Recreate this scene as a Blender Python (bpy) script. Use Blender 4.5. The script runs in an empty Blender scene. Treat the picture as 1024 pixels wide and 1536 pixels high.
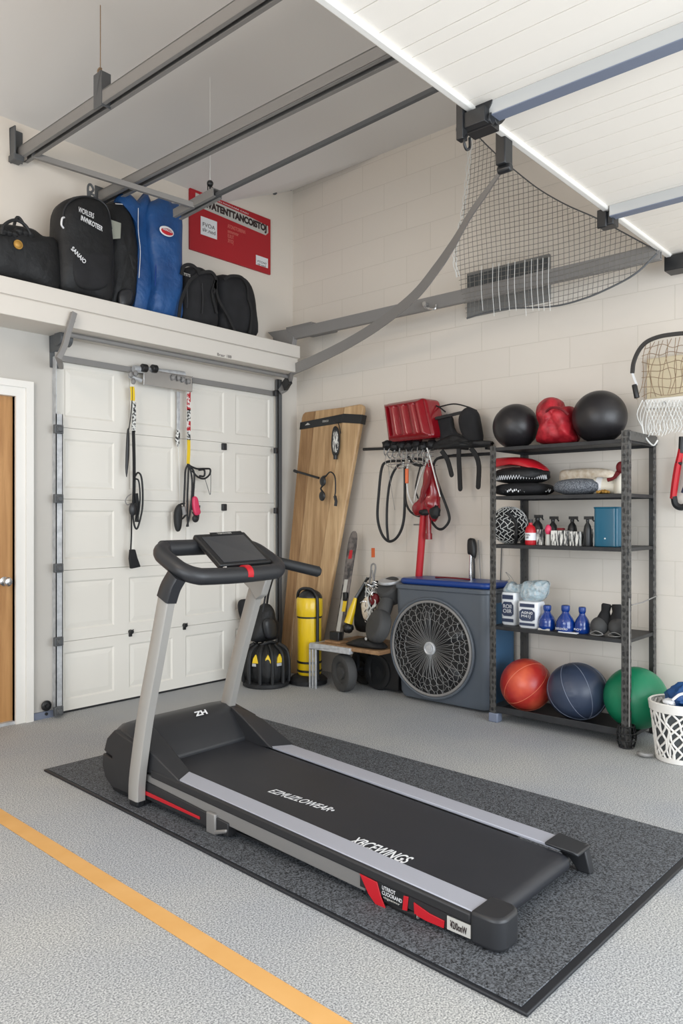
import bpy, bmesh, math, random
from mathutils import Vector, Matrix, noise
random.seed(7)
C = bpy.context.scene.collection
SC = bpy.context.scene

# ------------------------------------------------------------------ camera
CAM_H = 1.35
HEAD = math.radians(41.54)          # heading of the lens, measured from +X towards +Y
FOC = 1150.0                        # focal length for a 1024 x 1536 picture
cd = bpy.data.cameras.new('camera')
cam = bpy.data.objects.new('camera', cd); C.objects.link(cam)
cam.location = (0, 0, CAM_H)
cam.rotation_euler = (math.radians(90), 0, HEAD - math.radians(90))
cd.sensor_fit = 'VERTICAL'; cd.sensor_height = 36; cd.lens = 36 * FOC / 1536
cd.shift_y = 8 / 1536; cd.clip_start = 0.05
SC.camera = cam

# ------------------------------------------------------------------ world, daylight, exposure
w = bpy.data.worlds.new('daylight'); SC.world = w; w.use_nodes = True
bg = w.node_tree.nodes['Background']
bg.inputs[0].default_value = (0.86, 0.93, 1.0, 1); bg.inputs[1].default_value = 0.8
def area(name, loc, rot, sx, sy, power, col):
    l = bpy.data.lights.new(name, 'AREA'); l.shape = 'RECTANGLE'; l.size = sx; l.size_y = sy
    l.energy = power; l.color = col
    o = bpy.data.objects.new(name, l); C.objects.link(o); o.location = loc; o.rotation_euler = rot
    return o
# daylight through the open garage front behind the photographer, and an unseen warm fill added to brighten ceiling and upper walls
area('daylight_opening', (2.0, -2.9, 1.5), (math.radians(90), 0, math.radians(0)), 5.4, 2.6, 285, (0.86, 0.93, 1.0))
area('daylight_side', (-1.9, 1.2, 1.5), (math.radians(90), 0, math.radians(-90)), 3.6, 2.2, 110, (0.90, 0.95, 1.0))
lp = bpy.data.lights.new('upper_fill', 'POINT'); lp.energy = 62; lp.color = (1.0, 0.85, 0.70); lp.shadow_soft_size = 0.25
lo = bpy.data.objects.new('upper_fill', lp); C.objects.link(lo); lo.location = (0.2, 2.9, 3.15)
SC.view_settings.view_transform = 'Standard'; SC.view_settings.look = 'None'
SC.view_settings.exposure = 0.0; SC.view_settings.gamma = 1.0
SC.view_settings.use_curve_mapping = False

# ------------------------------------------------------------------ measuring helpers
CA, SA = math.cos(HEAD), math.sin(HEAD)
def _ray(px): 
    k = (px - 512) / FOC
    return CA + k * SA, SA - k * CA
def PD(px, py, d):
    a, b = _ray(px); return Vector((a * d, b * d, CAM_H + (776 - py) / FOC * d))
def PX(px, py, X): return PD(px, py, X / _ray(px)[0])
def PY(px, py, Y): return PD(px, py, Y / _ray(px)[1])
def PZ(px, py, z=0.0): return PD(px, py, (CAM_H - z) * FOC / (py - 776))
def V(*a): return Vector(a)

# ------------------------------------------------------------------ materials
def lin(c):
    return tuple((x / 12.92 if x <= 0.04045 else ((x + 0.055) / 1.055) ** 2.4) for x in c)
def rgb(r, g, b): return lin((r / 255, g / 255, b / 255))
def mat(name, col, rough=0.5, metal=0.0, vary=None, bump=None, coat=0.0, emit=None, alpha=None, trans=0.0, spec=0.5, stretch=(1, 1, 1)):
    m = bpy.data.materials.new(name); m.use_nodes = True
    nt = m.node_tree; b = nt.nodes['Principled BSDF']
    b.inputs['Base Color'].default_value = (*col, 1); b.inputs['Roughness'].default_value = rough
    b.inputs['Metallic'].default_value = metal; b.inputs['Coat Weight'].default_value = coat
    b.inputs['Transmission Weight'].default_value = trans
    b.inputs['Specular IOR Level'].default_value = spec
    if vary or bump:
        tc = nt.nodes.new('ShaderNodeTexCoord'); mp = nt.nodes.new('ShaderNodeMapping')
        mp.inputs['Scale'].default_value = stretch
        nt.links.new(tc.outputs['Object'], mp.inputs['Vector'])
    if vary:                                     # (scale, second colour, contrast)
        n = nt.nodes.new('ShaderNodeTexNoise'); n.inputs['Scale'].default_value = vary[0]; n.inputs['Detail'].default_value = 3
        nt.links.new(mp.outputs[0], n.inputs['Vector'])
        r = nt.nodes.new('ShaderNodeValToRGB'); k = vary[2] if len(vary) > 2 else 0.2
        r.color_ramp.elements[0].position = 0.5 - k; r.color_ramp.elements[1].position = 0.5 + k
        r.color_ramp.elements[0].color = (*col, 1); r.color_ramp.elements[1].color = (*vary[1], 1)
        nt.links.new(n.outputs['Fac'], r.inputs[0]); nt.links.new(r.outputs[0], b.inputs['Base Color'])
    if bump:                                     # (scale, strength, distance)
        n = nt.nodes.new('ShaderNodeTexNoise'); n.inputs['Scale'].default_value = bump[0]; n.inputs['Detail'].default_value = 4
        nt.links.new(mp.outputs[0], n.inputs['Vector'])
        bp = nt.nodes.new('ShaderNodeBump'); bp.inputs['Strength'].default_value = bump[1]; bp.inputs['Distance'].default_value = bump[2] if len(bump) > 2 else 0.01
        nt.links.new(n.outputs['Fac'], bp.inputs['Height']); nt.links.new(bp.outputs[0], b.inputs['Normal'])
    return m

def wall_material(name, col, mortar, bw=0.46, bh=0.215):
    m = bpy.data.materials.new(name); m.use_nodes = True; nt = m.node_tree; b = nt.nodes['Principled BSDF']
    tc = nt.nodes.new('ShaderNodeTexCoord'); s = nt.nodes.new('ShaderNodeSeparateXYZ'); c = nt.nodes.new('ShaderNodeCombineXYZ')
    nt.links.new(tc.outputs['Object'], s.inputs[0]); nt.links.new(s.outputs[1], c.inputs[0]); nt.links.new(s.outputs[2], c.inputs[1])
    br = nt.nodes.new('ShaderNodeTexBrick'); nt.links.new(c.outputs[0], br.inputs['Vector'])
    br.inputs['Color1'].default_value = (*col, 1); br.inputs['Color2'].default_value = (*[x * 0.97 for x in col], 1)
    br.inputs['Mortar'].default_value = (*mortar, 1); br.inputs['Scale'].default_value = 1
    br.inputs['Mortar Size'].default_value = 0.0022; br.inputs['Mortar Smooth'].default_value = 0.5
    br.inputs['Brick Width'].default_value = bw; br.inputs['Row Height'].default_value = bh
    n = nt.nodes.new('ShaderNodeTexNoise'); n.inputs['Scale'].default_value = 45; n.inputs['Detail'].default_value = 4
    nt.links.new(tc.outputs['Object'], n.inputs['Vector'])
    ad = nt.nodes.new('ShaderNodeMath'); ad.operation = 'MULTIPLY_ADD'; ad.inputs[1].default_value = 0.22
    inv = nt.nodes.new('ShaderNodeMath'); inv.operation = 'SUBTRACT'; inv.inputs[0].default_value = 1.0
    nt.links.new(br.outputs['Fac'], inv.inputs[1]); nt.links.new(n.outputs['Fac'], ad.inputs[0]); nt.links.new(inv.outputs[0], ad.inputs[2])
    bp = nt.nodes.new('ShaderNodeBump'); bp.inputs['Strength'].default_value = 0.36; bp.inputs['Distance'].default_value = 0.006
    nt.links.new(ad.outputs[0], bp.inputs['Height']); nt.links.new(bp.outputs[0], b.inputs['Normal'])
    nt.links.new(br.outputs['Color'], b.inputs['Base Color']); b.inputs['Roughness'].default_value = 0.8
    return m

def speckle(name, c1, c2, scale, rough, bumpk, blot=None, k=0.16):
    m = bpy.data.materials.new(name); m.use_nodes = True; nt = m.node_tree; b = nt.nodes['Principled BSDF']
    tc = nt.nodes.new('ShaderNodeTexCoord')
    n = nt.nodes.new('ShaderNodeTexNoise'); n.inputs['Scale'].default_value = scale; n.inputs['Detail'].default_value = 3; n.inputs['Roughness'].default_value = 0.7
    nt.links.new(tc.outputs['Object'], n.inputs['Vector'])
    r = nt.nodes.new('ShaderNodeValToRGB'); r.color_ramp.elements[0].position = 0.5 - k; r.color_ramp.elements[1].position = 0.5 + k
    r.color_ramp.elements[0].color = (*c1, 1); r.color_ramp.elements[1].color = (*c2, 1)
    nt.links.new(n.outputs['Fac'], r.inputs[0]); out = r.outputs[0]
    if blot:
        n2 = nt.nodes.new('ShaderNodeTexNoise'); n2.inputs['Scale'].default_value = blot[0]; n2.inputs['Detail'].default_value = 5
        nt.links.new(tc.outputs['Object'], n2.inputs['Vector'])
        r2 = nt.nodes.new('ShaderNodeValToRGB'); r2.color_ramp.elements[0].position = 0.35; r2.color_ramp.elements[1].position = 0.65
        r2.color_ramp.elements[0].color = (*blot[1], 1); r2.color_ramp.elements[1].color = (*blot[2], 1)
        nt.links.new(n2.outputs['Fac'], r2.inputs[0])
        mx = nt.nodes.new('ShaderNodeMix'); mx.data_type = 'RGBA'; mx.blend_type = 'MULTIPLY'; mx.inputs[0].default_value = 1
        nt.links.new(out, mx.inputs[6]); nt.links.new(r2.outputs[0], mx.inputs[7]); out = mx.outputs[2]
    nt.links.new(out, b.inputs['Base Color']); b.inputs['Roughness'].default_value = rough
    bp = nt.nodes.new('ShaderNodeBump'); bp.inputs['Strength'].default_value = bumpk; bp.inputs['Distance'].default_value = 0.003
    nt.links.new(n.outputs['Fac'], bp.inputs['Height']); nt.links.new(bp.outputs[0], b.inputs['Normal'])
    return m

def woodmat(name, c1, c2, axis='z'):
    m = bpy.data.materials.new(name); m.use_nodes = True; nt = m.node_tree; b = nt.nodes['Principled BSDF']
    tc = nt.nodes.new('ShaderNodeTexCoord'); mp = nt.nodes.new('ShaderNodeMapping')
    mp.inputs['Scale'].default_value = (14, 14, 0.9) if axis == 'z' else (1, 14, 14)
    nt.links.new(tc.outputs['Object'], mp.inputs['Vector'])
    n = nt.nodes.new('ShaderNodeTexNoise'); n.inputs['Scale'].default_value = 1.6; n.inputs['Detail'].default_value = 8; n.inputs['Roughness'].default_value = 0.62; n.inputs['Distortion'].default_value = 0.4
    nt.links.new(mp.outputs[0], n.inputs['Vector'])
    r = nt.nodes.new('ShaderNodeValToRGB'); r.color_ramp.elements[0].position = 0.32; r.color_ramp.elements[1].position = 0.68
    r.color_ramp.elements[0].color = (*c1, 1); r.color_ramp.elements[1].color = (*c2, 1)
    nt.links.new(n.outputs['Fac'], r.inputs[0]); nt.links.new(r.outputs[0], b.inputs['Base Color']); b.inputs['Roughness'].default_value = 0.5
    bp = nt.nodes.new('ShaderNodeBump'); bp.inputs['Strength'].default_value = 0.15; bp.inputs['Distance'].default_value = 0.003
    nt.links.new(n.outputs['Fac'], bp.inputs['Height']); nt.links.new(bp.outputs[0], b.inputs['Normal'])
    return m

M = {}
M['block'] = wall_material('painted block', rgb(220, 212, 201), rgb(203, 195, 183))
M['plaster_cream'] = mat('cream plaster', rgb(222, 214, 203), 0.85, bump=(30, 0.1, 0.004))
M['plaster_grey'] = mat('grey paint', rgb(190, 186, 179), 0.85, bump=(30, 0.1, 0.004))
M['ceiling'] = mat('ceiling paint', rgb(226, 223, 219), 0.9)
M['white'] = mat('white paint', rgb(228, 225, 219), 0.5)
M['ledge'] = mat('ledge paint', rgb(212, 206, 197), 0.55)
M['door_white'] = mat('garage door white', rgb(226, 222, 213), 0.5, bump=(60, 0.04, 0.003))
M['plank_white'] = mat('white lining boards', rgb(240, 233, 223), 0.6)
M['floor'] = speckle('speckled floor', rgb(114, 116, 119), rgb(210, 210, 209), 175, 0.75, 0.12, (1.3, (0.84, 0.87, 0.92), (1.0, 1.0, 0.98)), 0.12)
M['mat'] = speckle('rubber mat', rgb(12, 14, 18), rgb(108, 112, 118), 150, 0.75, 0.5, None, 0.11)
M['mat_edge'] = mat('rubber edge', rgb(26, 28, 33), 0.5)
M['steel'] = mat('grey steel', rgb(134, 132, 130), 0.5, 0.1, bump=(80, 0.05, 0.002))
M['steel_blue'] = mat('blue grey steel', rgb(116, 124, 142), 0.5, 0.1)
M['steel_pale'] = mat('pale steel', rgb(182, 182, 180), 0.5, 0.05)
M['steel_dark'] = mat('dark steel', rgb(88, 90, 92), 0.5, 0.15)
M['galv'] = mat('galvanised steel', rgb(205, 207, 209), 0.4, 0.3, vary=(25, rgb(172, 174, 177)))
M['chrome'] = mat('chrome', rgb(205, 205, 205), 0.2, 0.9)
M['black'] = mat('black plastic', rgb(28, 29, 31), 0.4)
M['black_rub'] = mat('black rubber', rgb(26, 27, 29), 0.6, bump=(120, 0.15, 0.002))
M['black_fab'] = mat('black fabric', rgb(19, 19, 21), 0.85, vary=(9, rgb(31, 31, 34)), bump=(220, 0.3, 0.002))
M['black_nylon'] = mat('black nylon', rgb(17, 18, 20), 0.62, bump=(14, 0.5, 0.02))
M['char'] = mat('charcoal plastic', rgb(40, 41, 44), 0.42, bump=(400, 0.06, 0.001))
M['char2'] = mat('dark housing', rgb(36, 36, 38), 0.5)
M['frame_grey'] = mat('treadmill grey', rgb(142, 140, 138), 0.4, 0.4)
M['upright_grey'] = mat('upright silver', rgb(170, 167, 162), 0.42, 0.35)
M['silver'] = mat('foot rail silver', rgb(166, 168, 178), 0.42, 0.1)
M['belt'] = mat('running belt', rgb(33, 35, 41), 0.5, vary=(3, rgb(41, 42, 47), 0.3), bump=(300, 0.15, 0.001))
M['red'] = mat('red plastic', rgb(186, 26, 38), 0.4)
M['red_fab'] = mat('red fabric', rgb(140, 16, 30), 0.5, vary=(16, rgb(190, 40, 52), 0.14), bump=(25, 0.6, 0.01))
M['red_gloss'] = mat('red gloss', rgb(134, 12, 26), 0.25, coat=0.4)
M['red_sign'] = mat('red sign', rgb(168, 22, 34), 0.5)
M['maroon'] = mat('maroon', rgb(110, 14, 24), 0.6)
M['letter'] = mat('white lettering', rgb(225, 226, 228), 0.5)
M['letter_dark'] = mat('dark lettering', rgb(48, 34, 34), 0.6)
M['letter_red'] = mat('pale red lettering', rgb(215, 120, 110), 0.6)
M['label_grey'] = mat('grey label', rgb(190, 188, 182), 0.5)
M['yellow'] = mat('yellow shell', rgb(226, 190, 22), 0.35, coat=0.3, bump=(10, 0.15, 0.01))
M['yellow2'] = mat('yellow plastic', rgb(232, 196, 40), 0.4)
M['orange_tape'] = mat('orange floor paint', rgb(212, 160, 92), 0.75, vary=(6, rgb(220, 170, 104)))
M['orange'] = mat('orange', rgb(225, 110, 60), 0.5)
M['blue_fab'] = mat('blue nylon', rgb(20, 62, 114), 0.5, vary=(5, rgb(30, 80, 136), 0.2), bump=(7, 0.7, 0.03))
M['blue'] = mat('deep blue plastic', rgb(26, 60, 130), 0.35)
M['blue_bottle'] = mat('blue bottle', rgb(8, 52, 130), 0.12, coat=0.6, trans=0.1)
M['teal'] = mat('teal', rgb(10, 92, 120), 0.35, coat=0.3)
M['fan_body'] = mat('slate blue plastic', rgb(88, 93, 99), 0.4, vary=(2, rgb(78, 88, 100), 0.3))
M['fan_side'] = mat('steel blue plastic', rgb(60, 100, 134), 0.45)
M['wire'] = mat('wire', rgb(140, 140, 138), 0.4, 0.3)
M['ball_black'] = mat('black ball', rgb(34, 32, 34), 0.38, bump=(160, 0.35, 0.002))
M['ball_red'] = mat('red ball', rgb(176, 46, 42), 0.35, vary=(5, rgb(216, 98, 66), 0.14), bump=(60, 0.1, 0.002))
M['ball_seam'] = mat('pale red seam', rgb(206, 110, 84), 0.5)
M['ball_navy'] = mat('navy ball', rgb(52, 62, 82), 0.38, bump=(60, 0.1, 0.002))
M['ball_green'] = mat('green ball', rgb(20, 120, 84), 0.4, bump=(60, 0.1, 0.002))
M['post'] = mat('worn black steel', rgb(34, 34, 35), 0.45, 0.3, vary=(34, rgb(112, 110, 106), 0.12), bump=(40, 0.4, 0.004))
def slotted(name):
    m = mat(name, rgb(30, 30, 31), 0.45, 0.2, vary=(40, rgb(58, 57, 55), 0.2)); nt = m.node_tree; b = nt.nodes['Principled BSDF']
    src = b.inputs['Base Color'].links[0].from_socket
    tc = nt.nodes.new('ShaderNodeTexCoord'); v = nt.nodes.new('ShaderNodeTexVoronoi'); v.inputs['Scale'].default_value = 30; v.inputs['Randomness'].default_value = 0.35
    mp = nt.nodes.new('ShaderNodeMapping'); mp.inputs['Scale'].default_value = (1.3, 1.3, 0.8)
    nt.links.new(tc.outputs['Object'], mp.inputs[0]); nt.links.new(mp.outputs[0], v.inputs['Vector'])
    r = nt.nodes.new('ShaderNodeValToRGB'); r.color_ramp.elements[0].position = .30; r.color_ramp.elements[1].position = .42
    r.color_ramp.elements[0].color = (0, 0, 0, 1); r.color_ramp.elements[1].color = (1, 1, 1, 1)
    nt.links.new(v.outputs['Distance'], r.inputs[0])
    mx = nt.nodes.new('ShaderNodeMix'); mx.data_type = 'RGBA'; mx.inputs[7].default_value = (*rgb(80, 79, 77), 1)
    nt.links.new(r.outputs[0], mx.inputs[0]); nt.links.new(src, mx.inputs[6]); nt.links.new(mx.outputs[2], b.inputs['Base Color'])
    return m
M['post'] = slotted('slotted steel')
M['shelf_metal'] = mat('shelf black steel', rgb(36, 37, 39), 0.5, 0.2, vary=(10, rgb(50, 51, 53)))
M['oak'] = woodmat('oak boards', rgb(150, 116, 78), rgb(196, 162, 120))
M['oak_dark'] = woodmat('darker oak board', rgb(128, 94, 60), rgb(168, 132, 92))
M['oak_pale'] = woodmat('paler oak board', rgb(166, 132, 92), rgb(210, 178, 136))
M['oak_door'] = woodmat('oak door', rgb(160, 112, 62), rgb(192, 144, 90))
M['board_wood'] = woodmat('rough board', rgb(120, 88, 60), rgb(170, 136, 100), 'x')
M['net'] = mat('grey twine', rgb(112, 108, 102), 0.8)
M['net_white'] = mat('white cord', rgb(220, 220, 216), 0.7)
M['net_brown'] = mat('brown twine', rgb(138, 116, 92), 0.8)
M['vent_dark'] = mat('vent dark', rgb(70, 74, 76), 0.6)
M['vent'] = mat('vent grey', rgb(122, 122, 120), 0.6)
M['clear'] = mat('clear plastic bag', rgb(205, 228, 238), 0.1, trans=0.55, vary=(38, rgb(240, 247, 250), 0.1), bump=(34, 1.0, 0.02))
M['jug'] = mat('white jug plastic', rgb(226, 229, 232), 0.35)
M['navy_print'] = mat('navy print', rgb(50, 60, 84), 0.5)
M['rubber_grey'] = mat('grey rubber', rgb(66, 66, 66), 0.75, bump=(60, 0.3, 0.003))
M['foam_grey'] = mat('speckled grey foam', rgb(60, 64, 72), 0.8, vary=(180, rgb(130, 135, 142), 0.1))
M['tan'] = mat('tan cloth', rgb(196, 178, 152), 0.8, vary=(40, rgb(225, 215, 200)))
M['cream'] = mat('cream plastic', rgb(225, 220, 205), 0.5)
M['tan_board'] = mat('tan board', rgb(214, 200, 170), 0.7)
M['screen'] = mat('dark screen', rgb(48, 52, 58), 0.18, coat=0.5)
M['gold'] = mat('gold emblem', rgb(176, 134, 62), 0.5, 0.3)
M['pink'] = mat('pink plastic', rgb(214, 60, 96), 0.4)
M['patch'] = mat('pale patch', rgb(150, 152, 140), 0.7)
M['hair_black'] = mat('black webbing', rgb(22, 22, 24), 0.7)
M['print_mix'] = mat('printed box', rgb(222, 220, 214), 0.6, vary=(70, rgb(40, 42, 46), 0.05), stretch=(1, 1.6, 0.25))
M['strap_print'] = mat('black and white strap', rgb(30, 30, 32), 0.6, vary=(60, rgb(222, 222, 218), 0.06))
M['strap_red'] = mat('red and white strap', rgb(178, 28, 40), 0.6, vary=(36, rgb(226, 222, 218), 0.05))
M['ski_print'] = mat('dark printed ski', rgb(56, 54, 54), 0.5, vary=(16, rgb(120, 112, 108), 0.12))

# ------------------------------------------------------------------ mesh building
def catmull(pts, n=8, closed=False):
    P = [Vector(p) for p in pts]; out = []
    N = len(P); segs = N if closed else N - 1
    for i in range(segs):
        if closed: p0, p1, p2, p3 = P[(i - 1) % N], P[i], P[(i + 1) % N], P[(i + 2) % N]
        else:
            p1, p2 = P[i], P[i + 1]
            p0 = P[i - 1] if i else p1 * 2 - p2
            p3 = P[i + 2] if i + 2 < N else p2 * 2 - p1
        for k in range(n):
            t = k / n
            out.append(0.5 * ((2 * p1) + (p2 - p0) * t + (2 * p0 - 5 * p1 + 4 * p2 - p3) * t * t + (3 * p1 - p0 - 3 * p2 + p3) * t ** 3))
    if not closed: out.append(P[-1])
    return out

class MB:
    def __init__(s): s.v = []; s.f = []
    def add(s, vs, fs):
        b = len(s.v); s.v += [Vector(v) for v in vs]; s.f += [tuple(b + i for i in f) for f in fs]; return s
    def box(s, lo, hi):
        x0, y0, z0 = lo; x1, y1, z1 = hi
        vs = [(x, y, z) for z in (z0, z1) for y in (y0, y1) for x in (x0, x1)]
        return s.add(vs, [(0, 2, 3, 1), (4, 5, 7, 6), (0, 1, 5, 4), (2, 6, 7, 3), (0, 4, 6, 2), (1, 3, 7, 5)])
    def bar(s, p0, p1, w, h, up=(0, 0, 1)):
        p0, p1 = Vector(p0), Vector(p1); d = (p1 - p0).normalized(); side = d.cross(Vector(up)).normalized(); u = side.cross(d)
        vs = [p + side * (a * w / 2) + u * (b * h / 2) for p in (p0, p1) for a, b in ((-1, -1), (1, -1), (1, 1), (-1, 1))]
        return s.add(vs, [(0, 1, 2, 3), (7, 6, 5, 4), (0, 4, 5, 1), (1, 5, 6, 2), (2, 6, 7, 3), (3, 7, 4, 0)])
    def sweep(s, pts, sect, closed=False, up=None, cap=True, scale=None):
        P = [Vector(p) for p in pts]; N = len(P); n = len(sect)
        vs = []; u = None
        for i in range(N):
            if closed: t = P[(i + 1) % N] - P[i - 1]
            else: t = P[min(i + 1, N - 1)] - P[max(i - 1, 0)]
            if t.length < 1e-9: t = Vector((0, 0, 1))
            t.normalize()
            if up is not None: u = Vector(up)
            if u is None: u = Vector((0, 0, 1)) if abs(t.z) < 0.9 else Vector((1, 0, 0))
            u = u - t * u.dot(t)
            if u.length < 1e-4: u = t.orthogonal()
            u.normalize(); side = t.cross(u)
            k = scale[i] if scale else 1
            vs += [P[i] + side * (a * k) + u * (b * k) for a, b in sect]
        fs = []
        for i in range(N if closed else N - 1):
            j = (i + 1) % N
            for q in range(n):
                r = (q + 1) % n
                fs.append((i * n + q, i * n + r, j * n + r, j * n + q))
        if cap and not closed:
            fs.append(tuple(range(n))[::-1]); fs.append(tuple((N - 1) * n + q for q in range(n)))
        return s.add(vs, fs)
    def tube(s, pts, r, n=8, closed=False, smooth=0, scale=None):
        if smooth: pts = catmull(pts, smooth, closed)
        if isinstance(r, (list, tuple)):
            L = len(pts); rr = []
            for i in range(L):
                x = i / (L - 1) * (len(r) - 1); k = min(int(x), len(r) - 2); rr.append(r[k] + (r[k + 1] - r[k]) * (x - k))
            scale = rr; r = 1
        return s.sweep(pts, [(r * math.cos(2 * math.pi * k / n), r * math.sin(2 * math.pi * k / n)) for k in range(n)], closed, scale=scale)
    def strap(s, pts, w, t=0.004, smooth=6, up=(1, 0, 0), closed=False):
        if smooth: pts = catmull(pts, smooth, closed)
        return s.sweep(pts, [(-w / 2, -t / 2), (w / 2, -t / 2), (w / 2, t / 2), (-w / 2, t / 2)], closed, up=up)
    def lathe(s, prof, c, axis=(0, 0, 1), n=32, cap=True):
        ax = Vector(axis).normalized(); a = ax.orthogonal().normalized(); b = ax.cross(a); c = Vector(c); vs = []
        for r, z in prof:
            for k in range(n):
                t = 2 * math.pi * k / n; vs.append(c + ax * z + a * (r * math.cos(t)) + b * (r * math.sin(t)))
        fs = [(i * n + k, i * n + (k + 1) % n, (i + 1) * n + (k + 1) % n, (i + 1) * n + k) for i in range(len(prof) - 1) for k in range(n)]
        if cap: fs += [tuple(range(n))[::-1], tuple((len(prof) - 1) * n + k for k in range(n))]
        return s.add(vs, fs)
    def cyl(s, p0, p1, r, r1=None, n=24):
        p0, p1 = Vector(p0), Vector(p1)
        return s.lathe([(r, 0), (r if r1 is None else r1, (p1 - p0).length)], p0, p1 - p0, n)
    def ball(s, c, r, fn=None, nu=40, nv=24, rot=None, e=1.0):
        c = Vector(c); r = (r, r, r) if not isinstance(r, (tuple, list)) else r; vs = []
        def sg(x): return math.copysign(abs(x) ** e, x)
        for j in range(nv + 1):
            ph = math.pi * j / nv - math.pi / 2
            for i in range(nu):
                th = 2 * math.pi * i / nu
                d = Vector((sg(math.cos(ph)) * sg(math.cos(th)), sg(math.cos(ph)) * sg(math.sin(th)), sg(math.sin(ph))))
                k = fn(d, th, ph) if fn else 1
                p = Vector((d.x * r[0], d.y * r[1], d.z * r[2])) * k
                if rot: p = rot @ p
                vs.append(c + p)
        fs = [(j * nu + i, j * nu + (i + 1) % nu, (j + 1) * nu + (i + 1) % nu, (j + 1) * nu + i) for j in range(nv) for i in range(nu)]
        return s.add(vs, fs)
    def prism(s, poly, vec):
        vec = Vector(vec); n = len(poly); P = [Vector(p) for p in poly]
        return s.add(P + [p + vec for p in P], [tuple(range(n))[::-1], tuple(range(n, 2 * n))] + [(i, (i + 1) % n, n + (i + 1) % n, n + i) for i in range(n)])
    def inflate(s, outline, normal, thick, smooth=4, levels=8, p=2.4, wrinkle=0.0, wscale=6, fn=None, back=1.0):
        """a stuffed shape: an outline given depth on both sides"""
        O = catmull(outline, smooth, True) if smooth else [Vector(q) for q in outline]
        n = len(O); nrm = Vector(normal).normalized(); c = sum(O, Vector()) / n; rings = []
        for side in (1, -1):
            for k in range(levels + 1):
                q = k / levels; ss = math.cos(q * math.pi / 2) ** 0.8 if q < 1 else 0.0
                h = thick / 2 * (max(0, 1 - ss ** p)) ** (1 / p)
                if side < 0: h *= back
                ring = []
                for o in O:
                    pt = c + (o - c) * ss; hh = h
                    if fn: hh = h * fn(pt, ss)
                    pt = pt + nrm * (side * hh)
                    if wrinkle:
                        w = noise.noise(pt * wscale) + 0.5 * noise.noise(pt * wscale * 2.3)
                        pt = pt + nrm * (side * w * wrinkle * (1 - ss * 0.6))
                    ring.append(pt)
                rings.append(ring)
        vs = [v for r in rings for v in r]; fs = []; L = levels + 1
        for sd in (0, 1):
            for k in range(levels):
                for i in range(n):
                    j = (i + 1) % n; a = (sd * L + k) * n; b = a + n
                    f = (a + i, a + j, b + j, b + i); fs.append(f if sd == 0 else f[::-1])
        return s.add(vs, fs)
    def grid(s, fn, nu, nv):
        vs = [fn(i / nu, j / nv) for j in range(nv + 1) for i in range(nu + 1)]
        return s.add(vs, [(j * (nu + 1) + i, j * (nu + 1) + i + 1, (j + 1) * (nu + 1) + i + 1, (j + 1) * (nu + 1) + i) for j in range(nv) for i in range(nu)])
    def xform(s, mtx, start=0):
        for i in range(start, len(s.v)): s.v[i] = mtx @ s.v[i]
        return s
    def build(s, name, m, parent=None, smooth=True, bevel=0, seg=2, solid=0, sub=0, origin=None, angle=40):
        me = bpy.data.meshes.new(name)
        if parent is not None: org = Vector(parent['_o'])
        elif origin is not None: org = Vector(origin)
        else:
            lo = [min(v[i] for v in s.v) for i in range(3)]; hi = [max(v[i] for v in s.v) for i in range(3)]
            org = Vector(((lo[0] + hi[0]) / 2, (lo[1] + hi[1]) / 2, lo[2]))
        me.from_pydata([v - org for v in s.v], [], s.f)
        bm = bmesh.new(); bm.from_mesh(me)
        bmesh.ops.remove_doubles(bm, verts=bm.verts, dist=1e-5)
        bmesh.ops.recalc_face_normals(bm, faces=bm.faces)
        bm.to_mesh(me); bm.free()
        me.materials.append(m)
        o = bpy.data.objects.new(name, me); C.objects.link(o)
        if smooth:
            for p in me.polygons: p.use_smooth = True
            try: me.set_sharp_from_angle(angle=math.radians(angle))
            except Exception: pass
        if parent is not None:
            o.parent = parent; o['_o'] = tuple(org)
        else:
            o.location = org; o['_o'] = tuple(org)
        if solid:
            q = o.modifiers.new('thick', 'SOLIDIFY'); q.thickness = solid; q.offset = 0
        if bevel:
            q = o.modifiers.new('bevel', 'BEVEL'); q.width = bevel; q.segments = seg; q.limit_method = 'ANGLE'; q.harden_normals = False
        if sub:
            q = o.modifiers.new('sub', 'SUBSURF'); q.levels = sub; q.render_levels = sub
        return o

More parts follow.
